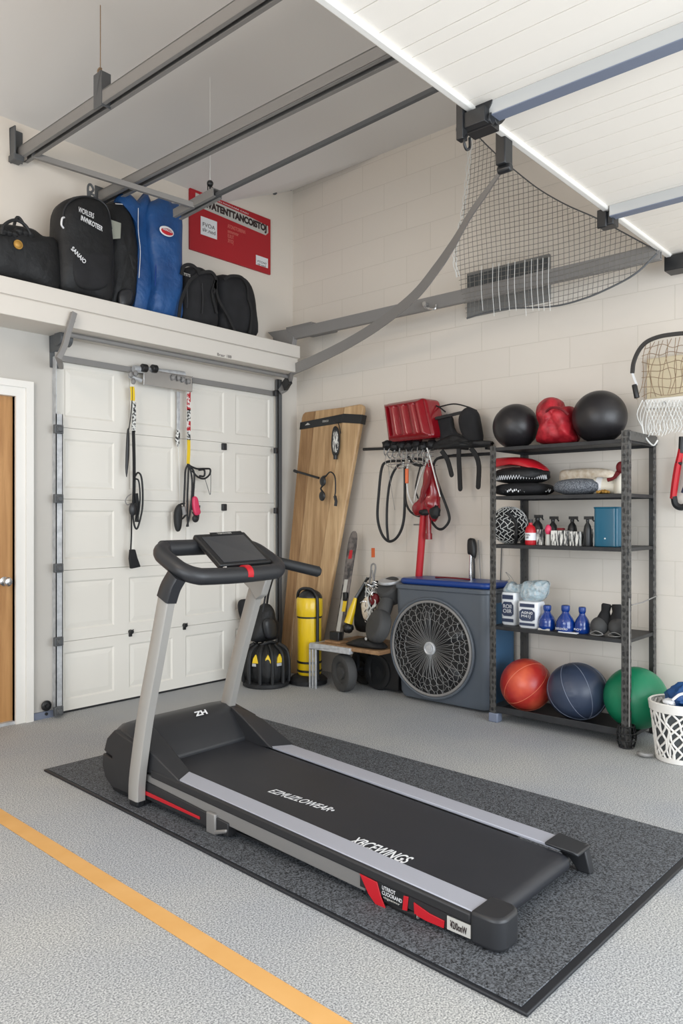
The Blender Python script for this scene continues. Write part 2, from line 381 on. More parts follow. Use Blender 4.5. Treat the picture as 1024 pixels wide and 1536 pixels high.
def thing(name, label, cat, loc, group=None):
    o = bpy.data.objects.new(name, None); C.objects.link(o); o.location = loc; o['_o'] = tuple(loc)
    o.empty_display_size = 0.05
    o['label'] = label; o['category'] = cat
    if group: o['group'] = group
    return o
def tag(o, label, cat, group=None):
    o['label'] = label; o['category'] = cat
    if group: o['group'] = group
    return o
def struct(name, mb, m, parent=None, **k):
    o = mb.build(name, m, parent, **k)
    if parent is None: o['kind'] = 'structure'
    return o
def text(name, body, m, parent, origin, xdir, updir, width, height, depth=0.001, shear=0.0, offset=0.0):
    """raised lettering, scaled into width x height, lower left corner at origin"""
    cu = bpy.data.curves.new(name, 'FONT'); cu.body = body; cu.size = 1; cu.shear = shear; cu.offset = offset
    cu.space_line = 0.9
    t = bpy.data.objects.new('tmp', cu); C.objects.link(t)
    bpy.context.view_layer.update()
    me = bpy.data.meshes.new_from_object(t.evaluated_get(bpy.context.evaluated_depsgraph_get()))
    vs = [v.co.copy() for v in me.vertices]; fs = [tuple(p.vertices) for p in me.polygons]
    bpy.data.objects.remove(t); bpy.data.curves.remove(cu); bpy.data.meshes.remove(me)
    x0 = min(v.x for v in vs); x1 = max(v.x for v in vs); y0 = min(v.y for v in vs); y1 = max(v.y for v in vs)
    X = Vector(xdir).normalized(); U = Vector(updir).normalized(); N = X.cross(U).normalized(); O = Vector(origin)
    mb = MB()
    pts = [O + X * ((v.x - x0) / (x1 - x0) * width) + U * ((v.y - y0) / (y1 - y0) * height) + N * depth for v in vs]
    mb.add(pts, fs)
    o = mb.build(name, m, parent, smooth=False)
    if depth > 0:
        q = o.modifiers.new('thick', 'SOLIDIFY'); q.thickness = depth; q.offset = 0
    return o
def dup(root, delta, label=None):
    r = root.copy(); C.objects.link(r); r.location = root.location + Vector(delta)
    if label: r['label'] = label
    for ch in list(root.children):
        c = ch.copy(); C.objects.link(c); c.parent = r
        for g in list(ch.children):
            d = g.copy(); C.objects.link(d); d.parent = c
    return r
# ------------------------------------------------------------------ setting
WA, WAU, WB = 4.92, 4.97, 4.94       # garage door wall, wall above the ledge, block wall
CZ = 4.34
XL, YN = -2.0, -3.0
struct('floor', MB().box((XL - .1, YN - .1, -0.1), (WB + .1, WAU + .2, 0)), M['floor'], smooth=False, origin=(0, 0, 0))
struct('wall_right', MB().box((WB, YN, 0), (WB + .12, WAU + .2, 4.6)), M['block'], smooth=False, origin=(0, 0, 0))
DX0, DX1, DH = PY(85, 800, WA).x, PY(413, 800, WA).x, 2.46     # overhead door opening
WX0, WX1 = PY(45, 800, WA).x - 1.0, PY(22, 800, WA).x
b = MB()
b.box((XL - .1, WA, 0), (WX0, WA + .25, 2.62)).box((WX0, WA, 2.16), (WX1, WA + .25, 2.62)).box((WX1, WA, 0), (DX0, WA + .25, 2.62))
struct('wall_back', b, M['plaster_grey'], smooth=False, origin=(0, 0, 0))
b = MB().box((DX0, WA, DH), (WB, WA + .25, 2.62)).box((DX1, WA, 0), (WB, WA + .25, DH))
struct('trim_1', b, M['ledge'], smooth=False, origin=(0, 0, 0))
struct('wall_back_upper', MB().box((XL - .1, WAU, 2.6), (WB, WAU + .2, 4.6)), M['plaster_cream'], smooth=False, origin=(0, 0, 0))
struct('wall_left', MB().box((XL - .12, 2.9, 0), (XL, WAU, 4.6)).box((XL - .12, YN, 0), (XL, -.6, 4.6)).box((XL - .12, -.6, 2.6), (XL, 2.9, 4.6)), M['plaster_cream'], smooth=False, origin=(0, 0, 0))
struct('wall_front', MB().box((XL, YN - .12, 2.9), (WB, YN, 4.6)), M['plaster_cream'], smooth=False, origin=(0, 0, 0))
# ceiling: flat, with a slope down to the back wall that dies out towards the corner
b = MB()
cv = [(XL, WAU, 3.95), (4.12, WAU, 3.97), (WB, WAU, 4.33), (WB, 3.95, CZ), (XL, 3.95, CZ), (XL, YN, CZ), (WB, YN, CZ)]
b.add(cv, [(0, 1, 3, 4), (1, 2, 3), (4, 3, 6, 5)])
b.add([(x, y, z + .3) for x, y, z in cv], [(0, 4, 3, 1), (1, 3, 2), (4, 5, 6, 3)])
o = struct('ceiling', b, M['ceiling'], smooth=True, origin=(0, 0, 0))
o.data.polygons.foreach_set('use_smooth', [True] * len(o.data.polygons))
for a in list(o.data.attributes):
    if a.name == 'sharp_edge': o.data.attributes.remove(a)

# orange line painted on the floor
b = MB().box((0, 0, 0), (1, 1, 1)); b = MB()
p0, p1, p2, p3 = PZ(0, 1213), PZ(0, 1241), PZ(497, 1536), PZ(528, 1536)
q = PZ(0, 1213); r_ = PZ(528, 1536); dr = (q - r_).normalized(); 
a0, a1 = r_ - dr * 1.2, q + dr * 1.35
sd = Vector((-dr.y, dr.x, 0)); wd = 0.074
b.prism([a0 + V(0, 0, .001), a1 + V(0, 0, .001), a1 + sd * wd + V(0, 0, .001), a0 + sd * wd + V(0, 0, .001)], (0, 0, .001))
tag(b.build('floor_marking', M['orange_tape'], smooth=False), 'long orange stripe painted across the grey floor', 'floor line')

# sectional door in the back wall
dr1 = MB()
NS = 5; sh = DH / NS; cw = (DX1 - DX0) / 4
for i in range(NS):
    z0, z1 = i * sh + .0012, (i + 1) * sh - .0012
    if i == 0: z0 = .015
    yf = WA + .012
    # section face with four sunk and fielded panels
    dr1.box((DX0, yf + .012, z0), (DX1, yf + .05, z1))
    for k in range(4):
        x0, x1 = DX0 + k * cw, DX0 + (k + 1) * cw
        mx, mz = .062, .075
        rr = [(x0, z0, x1, z1, yf), (x0 + mx, z0 + mz, x1 - mx, z1 - mz, yf), (x0 + mx + .012, z0 + mz + .012, x1 - mx - .012, z1 - mz - .012, yf + .008),
              (x0 + mx + .045, z0 + mz + .045, x1 - mx - .045, z1 - mz - .045, yf + .003)]
        vs = []
        for (xa, za, xb, zb, y) in rr: vs += [(xa, y, za), (xb, y, za), (xb, y, zb), (xa, y, zb)]
        fs = [(l * 4 + e, l * 4 + (e + 1) % 4, l * 4 + 4 + (e + 1) % 4, l * 4 + 4 + e) for l in range(3) for e in range(4)] + [(12, 13, 14, 15)]
        dr1.add(vs, fs)
    dr1.add([(DX0, yf, z0), (DX1, yf, z0), (DX1, yf + .02, z0), (DX0, yf + .02, z0)], [(0, 1, 2, 3)])
    dr1.add([(DX0, yf, z1), (DX1, yf, z1), (DX1, yf + .02, z1), (DX0, yf + .02, z1)], [(0, 1, 2, 3)])
    dr1.add([(DX0, yf, z0), (DX0, yf, z1), (DX0, yf + .02, z1), (DX0, yf + .02, z0)], [(0, 1, 2, 3)])
dr1.box((DX0 + .001, WA + .05, .01), (DX1, WA + .06, DH))
d1 = struct('door_1', dr1, M['door_white'], smooth=False, origin=(0, 0, 0))
MB().box((DX0, WA + .016, 0), (DX1, WA + .045, .014)).build('bottom_seal', M['black_rub'], d1)
for px, py in ((336, 670), (336, 761), (196, 950), (277, 940)):
    p = PY(px, py, WA)
    if py < 900: MB().box((p.x - .022, p.y - .012, p.z - .028), (p.x + .022, p.y + .012, p.z + .028)).build('hinge', M['char'], d1, bevel=.005)
    else: MB().box((p.x - .011, p.y - .004, p.z - .024), (p.x + .011, p.y + .012, p.z + .024)).cyl((p.x, p.y - .02, p.z + .012), (p.x, p.y + .01, p.z + .012), .016, n=12).tube([(p.x, p.y - .012, p.z + .012), (p.x + .012, p.y - .02, p.z + .03)], .004).build('latch', M['black'], d1, bevel=.003)

# wooden side door with white casing
d2 = MB(); d2.box((WX0, WA + .03, .01), (WX1, WA + .075, 2.14))
d2 = struct('door_2', d2, M['oak_door'], smooth=False, origin=(0, 0, 0))
k = PY(6, 872, WA + .03)
MB().lathe([(.028, 0), (.03, .006), (.012, .012), (.012, .035), (.026, .045), (.030, .058), (.022, .07), (.004, .074)], (k.x, WA + .03, k.z), (0, -1, 0), 24).build('door_knob', M['chrome'], d2)
b = MB(); cw_ = PY(47, 800, WA).x
b.box((WX1, WA - .02, 0), (cw_ - .05, WA + .07, 2.20)).box((cw_ - .05, WA - .034, 0), (cw_, WA - .001, 2.20))
b.box((WX0 - .1, WA - .034, 2.20), (cw_, WA - .001, 2.245)).box((WX0 - .1, WA - .02, 2.14), (WX1, WA + .07, 2.20))
struct('trim_2', b, M['white'], smooth=False, origin=(0, 0, 0))
b = MB().box((WX0, WA - .005, 0), (WX1, WA + .08, .02))
struct('trim_3', b, M['galv'], smooth=False, origin=(0, 0, 0))
# grey metal skirting box with two bolts beside the door
x0, x1 = cw_ + .002, PY(79, 1000, WA).x
b = MB().box((x0, WA - .02, 0), (x1, WA, PY(60, 1068, WA).z))
bb = struct('baseboard_back', b, M['steel_blue'], smooth=False, origin=(0, 0, 0))
p = PY(67, 1077, WA)
MB().lathe([(.035, 0), (.035, .01), (.026, .016), (.026, .008), (.012, .01), (.012, .02)], (p.x, WA - .02, .085), (0, -1, 0), 20).build('bolt', M['black'], bb)
MB().cyl((p.x, WA - .02, .03), (p.x, WA - .028, .03), .01).build('bolt', M['black'], bb)

# storage ledge over the door (the bags stand on it)
LZ = 2.81; LY = 4.60
b = MB()
b.box((XL, LY, LZ - .105), (4.66, WAU, LZ)).box((XL, LY + .006, LZ - .113), (4.655, WAU, LZ - .105)).box((XL, LY - .004, LZ - .232), (4.63, WA + .02, LZ - .113))
struct('trim_4', b, M['ledge'], smooth=True, bevel=.004, origin=(0, 0, 0))
p = PY(338, 532, LY - .005)
o = text('maker_mark', 'Braar 188', M['letter_dark'], bpy.data.objects['trim_4'], (p.x - .08, LY - .0045, p.z - .02), (1, 0, 0), (0, 0, 1), .14, .022, .0005)

# ------------------------------------------------------------------ raised overhead door (white lining boards)
PZ0, PYE = 2.93, 1.60               # height of its underside, its far edge
t = thing('overhead_door', 'large raised white boarded door overhead, its bright edge crossing the top right', 'garage door', (2.3, PYE, PZ0))
b = MB(); x = -0.6; k = 0
while x < WB - .03:
    wdt = (.118, .062, .118, .128)[k % 4]; k += 1
    x1 = min(x + wdt - .0035, WB - .02); b.box((x, YN + .4, PZ0), (x1, PYE - .03, PZ0 + .03)); x += wdt
b.box((-.6, YN + .4, PZ0 + .022), (WB - .02, PYE - .03, PZ0 + .06))
b.build('lining_boards', M['plank_white'], t, smooth=False)
MB().box((-.6, PYE - .032, PZ0 - .018), (WB - .02, PYE, PZ0 + .065)).build('edge_trim', M['white'], t, bevel=.006)
for X0, w in ((2.55, .055), (3.805, .055)):
    # folded steel strut: pale flange and blue grey web
    s = MB().box((X0, YN + .4, PZ0 - .052), (X0 + w, PYE - .04, PZ0 - .001)).build('strut', M['steel_pale'], t, smooth=False)
    MB().box((X0 - .001, YN + .4, PZ0 - .056), (X0 + w + .004, PYE - .04, PZ0 - .0521)).build('strut_flange', M['steel_blue'], s, smooth=False)
# black hardware on the edge
p = PY(700, 172, PYE)
b = MB().box((p.x - .03, PYE, p.z - .10), (p.x + .005, PYE + .03, p.z + .07)).cyl((p.x + .01, PYE - .06, p.z + .03), (p.x + .13, PYE - .06, p.z + .03), .045, n=16)
b.box((p.x - .02, PYE - .09, p.z - .06), (p.x + .09, PYE + .02, p.z - .0)).cyl((p.x + .02, PYE - .1, p.z - .04), (p.x + .02, PYE + .05, p.z - .04), .022, n=12)
b.cyl((p.x + .06, PYE - .1, p.z - .03), (p.x + .06, PYE + .03, p.z - .03), .02, n=12)
b.tube([p + V(.0, 0, -.08), p + V(-.02, 0, -.11), p + V(-.005, 0, -.135), p + V(.02, 0, -.12), p + V(.02, 0, -.08)], .006, smooth=5)
b.build('roller_bracket', M['black'], t, bevel=.004)
p = PY(757, 228, PYE)
MB().box((p.x - .035, PYE - .02, p.z - .06), (p.x + .03, PYE + .025, p.z + .075)).cyl(p + V(.0, -.03, -.07), p + V(0, .03, -.07), .018, n=12).build('hanger_block', M['black'], t, bevel=.012)
p = PY(909, 329, PYE)
MB().box((p.x - .035, PYE - .05, p.z - .045), (p.x + .04, PYE + .03, p.z + .04)).box((p.x - .05, PYE - .02, p.z - .055), (p.x - .035, PYE + .03, p.z + .04)).build('end_bracket', M['black'], t, bevel=.006)
p = PY(1004, 396, PYE)
MB().box((p.x - .07, PYE - .12, p.z - .06), (p.x + .05, PYE + .01, p.z + .03)).box((p.x + .045, PYE - .02, p.z - .05), (p.x + .055, PYE, p.z + .12)).build('end_bracket', M['black'], t, bevel=.01)

# ------------------------------------------------------------------ steel under the ceiling
def channel(mb, p0, p1, w, h, tk=.006):
    p0, p1 = Vector(p0), Vector(p1)
    mb.bar(p0 + V(0, 0, h / 2), p1 + V(0, 0, h / 2), w, tk)
    d = (p1 - p0).normalized(); s_ = d.cross(V(0, 0, 1))
    for q in (-1, 1): mb.bar(p0 + s_ * q * (w / 2 - tk / 2), p1 + s_ * q * (w / 2 - tk / 2), tk, h)
    for q in (-1, 1): mb.bar(p0 + s_ * q * (w / 2 - .012) - V(0, 0, h / 2), p1 + s_ * q * (w / 2 - .012) - V(0, 0, h / 2), .024, tk)
    return mb
B1 = 2.40; z1 = 3.745
t = thing('ceiling_rail', 'thick grey steel rail nearest the left, hung by a wire from the ceiling', 'rail', (B1, WAU, z1))
channel(MB(), (B1, WAU - .02, z1), (B1, -1.5, z1), .075, .07).build('channel', M['steel'], t, smooth=False)
MB().box((B1 - .075, WAU - .008, z1 - .05), (B1 + .01, WAU, z1 + .16)).box((B1 - .075, WAU - .07, z1 - .07), (B1 - .065, WAU, z1 + .16)).box((B1 - .09, WAU - .09, z1 - .07), (B1 - .02, WAU - .01, z1 - .03)).build('wall_bracket', M['steel_dark'], t, bevel=.004)
hp = PX(154, 150, B1)
MB().box((B1 - .042, hp.y - .05, z1 - .05), (B1 - .037, hp.y + .03, z1 + .15)).box((B1 - .042, hp.y - .055, z1 - .05), (B1 + .02, hp.y - .05, z1 + .15)).build('hanger_plate', M['steel_dark'], t, bevel=.002)
wz = z1 + .15
MB().tube([(B1 - .02, hp.y, wz - .02), (B1 - .03, hp.y, wz + .02), (B1 - .01, hp.y, wz + .045), (B1 - .018, hp.y, wz - .01)], .006, smooth=4).cyl((B1 - .015, hp.y, wz + .03), (B1 - .015, hp.y, 4.3), .003, n=8).build('hanging_wire', M['net_brown'], t)
B2 = 3.0; z2 = PX(150, 300, 3.0).z
t = thing('ceiling_rail', 'thick grey steel rail across mid ceiling, ending just above the blue bags', 'rail', (B2, WAU, z2))
channel(MB(), (B2, WAU - .02, z2), (B2, -1.5, z2), .085, .07).build('channel', M['steel'], t, smooth=False)
MB().box((B2 - .06, WAU - .01, z2 - .06), (B2 + .06, WAU, z2 + .08)).build('wall_bracket', M['steel_dark'], t, bevel=.003)
# third: short channel, thin rod, ball hook and wire
B3 = 3.26
pa, pb = PX(266, 322, B3), PX(326, 290, B3); pe = PX(655, 132, B3)
t = thing('ceiling_rail', 'thin grey rod with a short channel end, hung in front of the red sign', 'rail', pa)
channel(MB(), pa, pb, .075, .05).build('channel_end', M['steel'], t, smooth=False)
MB().bar(pa + (pb - pa) * .3, pb + (pe - pb) * 1.35, .024, .024).build('rod', M['steel_dark'], t, smooth=False)
h = PX(315, 282, B3)
MB().cyl(h + V(0, 0, -.04), h + V(0, 0, .03), .006, n=8).ball(h + V(0, 0, .03), .022, nu=16, nv=10).tube([h + V(-.02, 0, -.03), h + V(-.02, 0, .01), h + V(.02, 0, .01), h + V(.02, 0, -.03)], .004).build('ball_hook', M['black'], t)
MB().cyl(h + V(0, 0, .05), h + V(0, 0, .75), .0022, n=6).build('hanging_wire', M['net_white'], t)
pc = V(B1 + .02, WAU - .12, z1 - .02)
o = MB().bar(pc, PX(292, 309, B3 - .02), .03, .035).build('cross_bar', M['steel'], smooth=False)
tag(o, 'thin grey bar running along the back wall between the ceiling rails', 'bar')
# small hook at the top of the corner
p = PY(409, 284, WAU)
b = MB().tube([p + V(-.01, -.02, -.03), p + V(.02, -.04, .0), p + V(.08, -.03, .03), p + V(.2, -.03, .05)], .007, smooth=6)
b.box((p.x - .02, WAU - .03, p.z - .03), (p.x + .015, WAU, p.z + .03)).lathe([(.02, 0), (.022, .01), (.012, .02)], p + V(-.005, -.03, -.035), (0, 0, -1), 12)
tag(b.build('ceiling_hook', M['steel_dark']), 'small dark hook high up beside the corner of the block wall', 'hook')

# ------------------------------------------------------------------ tracks and hardware of the back door
xl = PY(88, 800, WA - .03).x
t = thing('door_track', 'pale vertical steel track left of the white panelled door', 'door track', (xl, WA - .03, 0))
b = MB().box((xl - .03, WA - .05, .02), (xl - .024, WA, 2.44)).box((xl - .03, WA - .05, .02), (xl + .02, WA - .045, 2.05)).box((xl + .014, WA - .05, .02), (xl + .02, WA - .02, 2.05))
b.build('channel', M['galv'], t, smooth=False)
for py in (644, 748, 852, 962, 1066):
    p = PY(86, py, WA - .05)
    MB().box((p.x - .032, WA - .075, p.z - .03), (p.x + .032, WA - .05, p.z + .03)).cyl((p.x, WA - .095, p.z), (p.x, WA - .07, p.z), .018, n=14).box((p.x - .02, WA - .085, p.z - .02), (p.x + .02, WA - .07, p.z + .02)).build('hinge', M['steel_dark'], t, bevel=.004)
xr = PY(417, 800, WA - .03).x
t = thing('door_track', 'dark vertical steel track right of the white panelled door', 'door track', (xr, WA - .03, 0))
b = MB().box((xr + .02, WA - .05, .02), (xr + .026, WA, 2.56)).box((xr - .022, WA - .052, .02), (xr + .026, WA - .046, 2.56)).box((xr - .022, WA - .052, .02), (xr - .016, WA - .02, 2.56))
b.build('channel', M['steel_dark'], t, smooth=False)
for py in (676, 766, 590):
    p = PY(412, py, WA - .05)
    MB().box((p.x - .014, WA - .075, p.z - .025), (p.x + .014, WA - .045, p.z + .025)).build('hinge', M['char'], t, bevel=.004)
# header bar along the door's top and torsion tube under the ledge
pL, pR = PY(85, 541, WA - .02), PY(416, 586, WA - .02)
o = MB().box((pL.x, WA - .03, 2.415), (pR.x + .03, WA - .005, 2.455)).build('header_bar', M['steel'], smooth=False)
tag(o, 'flat grey bar along the top edge of the white panelled door', 'bar')
pL, pR = PY(105, 495, WA - .18), PY(418, 556, WA - .18)
o = MB().cyl((pL.x - .02, WA - .2, 2.56), (pR.x + .1, WA - .2, 2.56), .016, n=16).build('torsion_tube', M['steel'])
tag(o, 'grey round tube running right under the white storage ledge', 'tube')
# bracket at the tube's left end
p = PY(84, 512, WA - .1); YA = LY - .035
t = thing('corner_bracket', 'grey steel bracket with a slanting arm under the ledge above the left track', 'bracket', p)
MB().box((xl - .05, WA - .16, p.z - .06), (xl - .044, WA, p.z + .10)).box((xl - .05, WA - .006, p.z - .16), (xl + .04, WA, p.z + .10)).cyl((xl - .06, WA - .12, p.z + .02), (xl + .03, WA - .12, p.z + .02), .05, n=20).build('plate', M['steel_dark'], t, bevel=.003)
pa, pb = PY(87, 538, YA), PY(111, 469, YA)
MB().strap([pa, pa.lerp(pb, .3) + V(.008, 0, -.01), pa.lerp(pb, .6) + V(.005, 0, 0), pb], .03, .034, smooth=5, up=(1, 0, 0)).bar(pa + V(.0, .01, .03), V(xl - .03, WA - .12, pa.z + .0), .03, .03).bar(pb + V(0, .0, -.05), V(pb.x, LY, pb.z - .05), .02, .02).build('arm', M['steel'], t, bevel=.002)
# curved bracket where right track meets the ledge
t = thing('corner_bracket', 'dark curved bracket under the right end of the ledge', 'bracket', PY(425, 575, WA - .1))
pts = [PY(418, 587, WA - .05), PY(428, 580, WA - .09), PY(434, 566, WA - .2), PY(436, 552, WA - .29)]
MB().strap(pts, .075, .03, smooth=6, up=(1, 0, 0)).build('curved_arm', M['steel'], t, bevel=.003)
p = PY(429, 573, WA - .13)
MB().strap([PY(426.5, 580, WA - .10), PY(434, 569, WA - .20)], .082, .034, smooth=0, up=(1, 0, 0)).build('black_clamp', M['black'], t, bevel=.004)

# horizontal track along block wall
TX, TZ = 4.62, 2.905
t = thing('horizontal_track', 'long straight grey track running level along the block wall through the net', 'door track', (TX, 4.9, TZ))
b = MB(); y0, y1 = 4.86, 1.58
b.box((TX - .004, y1, TZ - .045), (TX + .004, y0, TZ + .045)).box((TX - .03, y1, TZ + .039), (TX + .0, y0, TZ + .045)).box((TX - .03, y1, TZ - .045), (TX + .0, y0, TZ - .039)).box((TX - .033, y1, TZ - .045), (TX - .028, y0, TZ + .045))
b.build('channel', M['steel'], t, smooth=False)
MB().prism([(TX - .04, 4.92, TZ + .06), (TX - .04, 4.7, TZ + .05), (TX - .04, 4.6, TZ - .03), (TX - .04, 4.62, TZ - .115), (TX - .04, 4.68, TZ - .12), (TX - .04, 4.78, TZ - .06)], (.05, 0, 0)).build('end_plate', M['steel'], t, bevel=.003)
MB().box((TX - .01, 4.42, TZ + .046), (WB, 4.72, TZ + .075)).build('wall_angle', M['steel'], t, bevel=.002)
p = PX(645, 460, TX - .04)
MB().tube([p + V(0, .04, .03), p + V(-.03, .03, .0), p + V(-.03, -.01, -.02), p + V(-.02, -.05, -.03), p + V(-.01, -.06, .0)], .008, smooth=6).cyl(p + V(-.035, .03, .02), p + V(0, .03, .02), .016, n=12).build('clip', M['chrome'], t)

# swooping strip from the corner bracket up to the raised door
pix = [(436, 556, 4.62), (470, 541, 4.55), (520, 516, 4.45), (570, 485, 4.3), (620, 445, 4.1), (655, 402, 3.9), (680, 365, 3.7), (705, 322, 3.4), (735, 280, 3.1), (759, 246, 2.83)]
pts = [PX(a, b_, c) for a, b_, c in pix]
cp = catmull(pts, 6)
k = [1.0 - .5 * i / (len(cp) - 1) for i in range(len(cp))]
b = MB().sweep(cp, [(-.045, -.006), (.045, -.006), (.045, .006), (-.045, .006)], up=(1, .3, 0), scale=k)
tag(b.build('curved_track', M['steel'], smooth=True), 'curved grey strip sweeping from the door corner up to the raised door edge', 'door track')

# ------------------------------------------------------------------ louvre vent on block wall and net in front
t = thing('wall_vent', 'dark grey louvred panel on the block wall behind the net', 'vent', PX(765, 430, WB))
ya, yb = PX(703, 445, WB).y, PX(826, 420, WB).y
zt_, zb_ = PX(703, 412, WB).z, PX(703, 477, WB).z
MB().box((WB - .03, yb, zb_), (WB, ya, zt_)).build('frame', M['vent'], t, bevel=.003)
hh = zt_ - zb_
MB().box((WB - .034, yb + .02, zb_ + hh * .30), (WB - .03, ya - .01, zb_ + hh * .60)).build('dark_slot', M['vent_dark'], t, smooth=False)
b = MB()
for q in range(4):
    zz = zb_ + hh * (.33 + .08 * q); b.bar((WB - .04, yb + .02, zz), (WB - .04, ya - .01, zz), .02, .004, up=(1, 0, .6))
b.build('louvre', M['vent'], t, smooth=False)
MB().box((WB - .036, yb + .01, zb_ + hh * .64), (WB - .03, ya - .01, zt_ - .02)).build('upper_plate', M['vent_dark'], t, bevel=.002)

NX = 4.55
top = [(709, 190), (718, 205), (745, 232), (775, 258), (810, 285), (850, 308), (895, 328), (940, 352), (986, 377)]
bot = [(701, 478), (735, 468), (770, 463), (830, 460), (875, 449), (920, 430), (955, 410), (986, 381)]
left = [(709, 190), (704, 240), (699, 290), (692, 335), (684, 372), (684, 400), (701, 478)]
P = lambda q: PX(q[0], q[1], NX)
topc, botc, leftc = [catmull([P(q) for q in L], 8) for L in (top, bot, left)]
def zat(curve, y, pick=None):
    zs = []
    for a_, c_ in zip(curve, curve[1:]):
        if (a_.y - y) * (c_.y - y) <= 0 and abs(a_.y - c_.y) > 1e-9:
            zs.append(a_.z + (c_.z - a_.z) * (a_.y - y) / (a_.y - c_.y))
    return zs
ymin = P((986, 379)).y; ymaxl = max(q.y for q in leftc)
poly = topc + botc[::-1] + leftc[::-1][1:-1]
def spans(axis, val):
    o_ = 2 if axis == 1 else 1; xs = []
    for i in range(len(poly)):
        a_, c_ = poly[i], poly[(i + 1) % len(poly)]
        if (a_[axis] - val) * (c_[axis] - val) < 0: xs.append(a_[o_] + (c_[o_] - a_[o_]) * (val - a_[axis]) / (c_[axis] - a_[axis]))
    xs.sort(); return list(zip(xs[::2], xs[1::2]))
def bulge(y, z): return NX - .012 * math.sin(y * 5 + z * 2) - .008 * math.sin(z * 7 + y)
b = MB(); sp = .034; y = ymin + .01; rn = .0018
while y < ymaxl:
    for a_, c_ in spans(1, y):
        n_ = max(2, int((c_ - a_) / .12)); b.tube([V(bulge(y, a_ + (c_ - a_) * q / n_), y + .006 * math.sin((a_ + (c_ - a_) * q / n_) * 6 + y * 9), a_ + (c_ - a_) * q / n_) for q in range(n_ + 1)], rn, n=4)
    y += sp
z = min(q.z for q in botc)
while z < max(q.z for q in topc):
    for a_, c_ in spans(2, z):
        n_ = max(2, int((c_ - a_) / .12)); b.tube([V(bulge(a_ + (c_ - a_) * q / n_, z), a_ + (c_ - a_) * q / n_, z + .008 * math.sin((a_ + (c_ - a_) * q / n_) * 5)) for q in range(n_ + 1)], rn, n=4)
    z += sp
t = thing('hanging_net', 'large grey square-mesh net hung below the raised door edge by the block wall', 'net', P((709, 190)))
b.build('mesh_netting', M['net'], t)
MB().tube([q + V(-.01, 0, 0) for q in topc], .0045, n=6).tube([q + V(-.01, 0, 0) for q in botc], .006, n=6).build('edge_cord', M['steel_dark'], t)
b = MB()
for e in (-.012, .0, .012):
    b.tube([q + V(-.008, e + .006 * math.sin(i * 1.7 + e * 300), 0) for i, q in enumerate(leftc[:-6])], .0032, n=5)
b.tube([P((709, 190)), P((709, 190)) + V(0, 0, CZ - P((709, 190)).z)], .004, n=5)
b.build('side_cord', M['net_white'], t)
b = MB()
for px in (722, 739, 748, 762, 772, 787, 797, 806, 814, 823):
    p0, p1 = PX(px, 400 - (px - 703) * .12, NX - .02), PX(px + 2, 466 if px not in (739, 787) else 474, NX - .02)
    b.tube([p0, p0.lerp(p1, .5) + V(0, .008, 0), p1], .0019, n=5, smooth=3)
b.build('mending_cord', M['net_white'], t)

# ------------------------------------------------------------------ red sign above the ledge
YS = WAU - .004
c = [PY(283, 281, YS), PY(404, 331, YS), PY(403, 413, YS), PY(282, 373, YS)]
x0, x1 = c[0].x, c[1].x; z0, z1s = (c[3].z + c[2].z) / 2, (c[0].z + c[1].z) / 2
zu0, zu1 = c[0].z, c[1].z; zl0, zl1 = c[3].z, c[2].z
t = thing('wall_sign', 'red rectangular sign with a white lettered band on the wall above the black bags', 'sign', ((x0 + x1) / 2, WAU, z0))
MB().box((x0, WAU - .02, z0), (x1, WAU, z1s)).build('board', M['red_sign'], t, bevel=.003)
W_, H_ = x1 - x0, z1s - z0
def S(u, v): return V(x0 + u * W_, WAU - .0205, z0 + v * H_)
MB().prism([S(.06, .74), S(.93, .68), S(.965, .74), S(.96, .86), S(.7, .90), S(.06, .95)], (0, -.002, 0)).build('white_band', M['label_grey'], t, smooth=False)
text('lettering', 'UNIVATENTTANCOISTOJ', M['letter_dark'], t, S(.07, .74) + V(0, -.0025, 0), (1, 0, -.02), (0, 0, 1), W_ * .87, H_ * .16, .001, offset=.06)
text('lettering', 'CAOYAN MAWAARR CAEN', M['letter'], t, S(.2, .955), (1, 0, -.03), (0, 0, 1), W_ * .5, H_ * .025, .0006)
for (u0, v0, u1, v1, s_) in ((.12, .30, .31, .60, 'FVOA'), (.80, .10, .96, .27, 'FTOW')):
    f = MB().box(S(u0, v0) + V(0, -.002, 0), S(u1, v1)).build('paper_label', M['letter'], t, smooth=False)
    text('lettering', s_ + '\nslr.ned', M['letter_dark'], t, S(u0 + .02, v0 + .06 * (v1 > .4)) + V(0, -.0025, 0), (1, 0, 0), (0, 0, 1), (u1 - u0 - .04) * W_, (v1 - v0) * .5 * H_, .0006)
text('lettering', 'ATONOTORRINN\nsntmumnter\nELIIUT\n3IYIOJ', M['letter_red'], t, S(.44, .30), (1, 0, 0), (0, 0, 1), W_ * .22, H_ * .33, .0008)

# ------------------------------------------------------------------ bags on the ledge
BY = 4.72
def pp(L, Y=None): return [PY(a, b_, BY if Y is None else Y) for a, b_ in L]
DN = (0, -1, 0)
def base(L, Y=None):      # ground an outline on the ledge
    return [V(q.x, q.y, max(q.z, LZ + .004)) for q in pp(L, Y)]
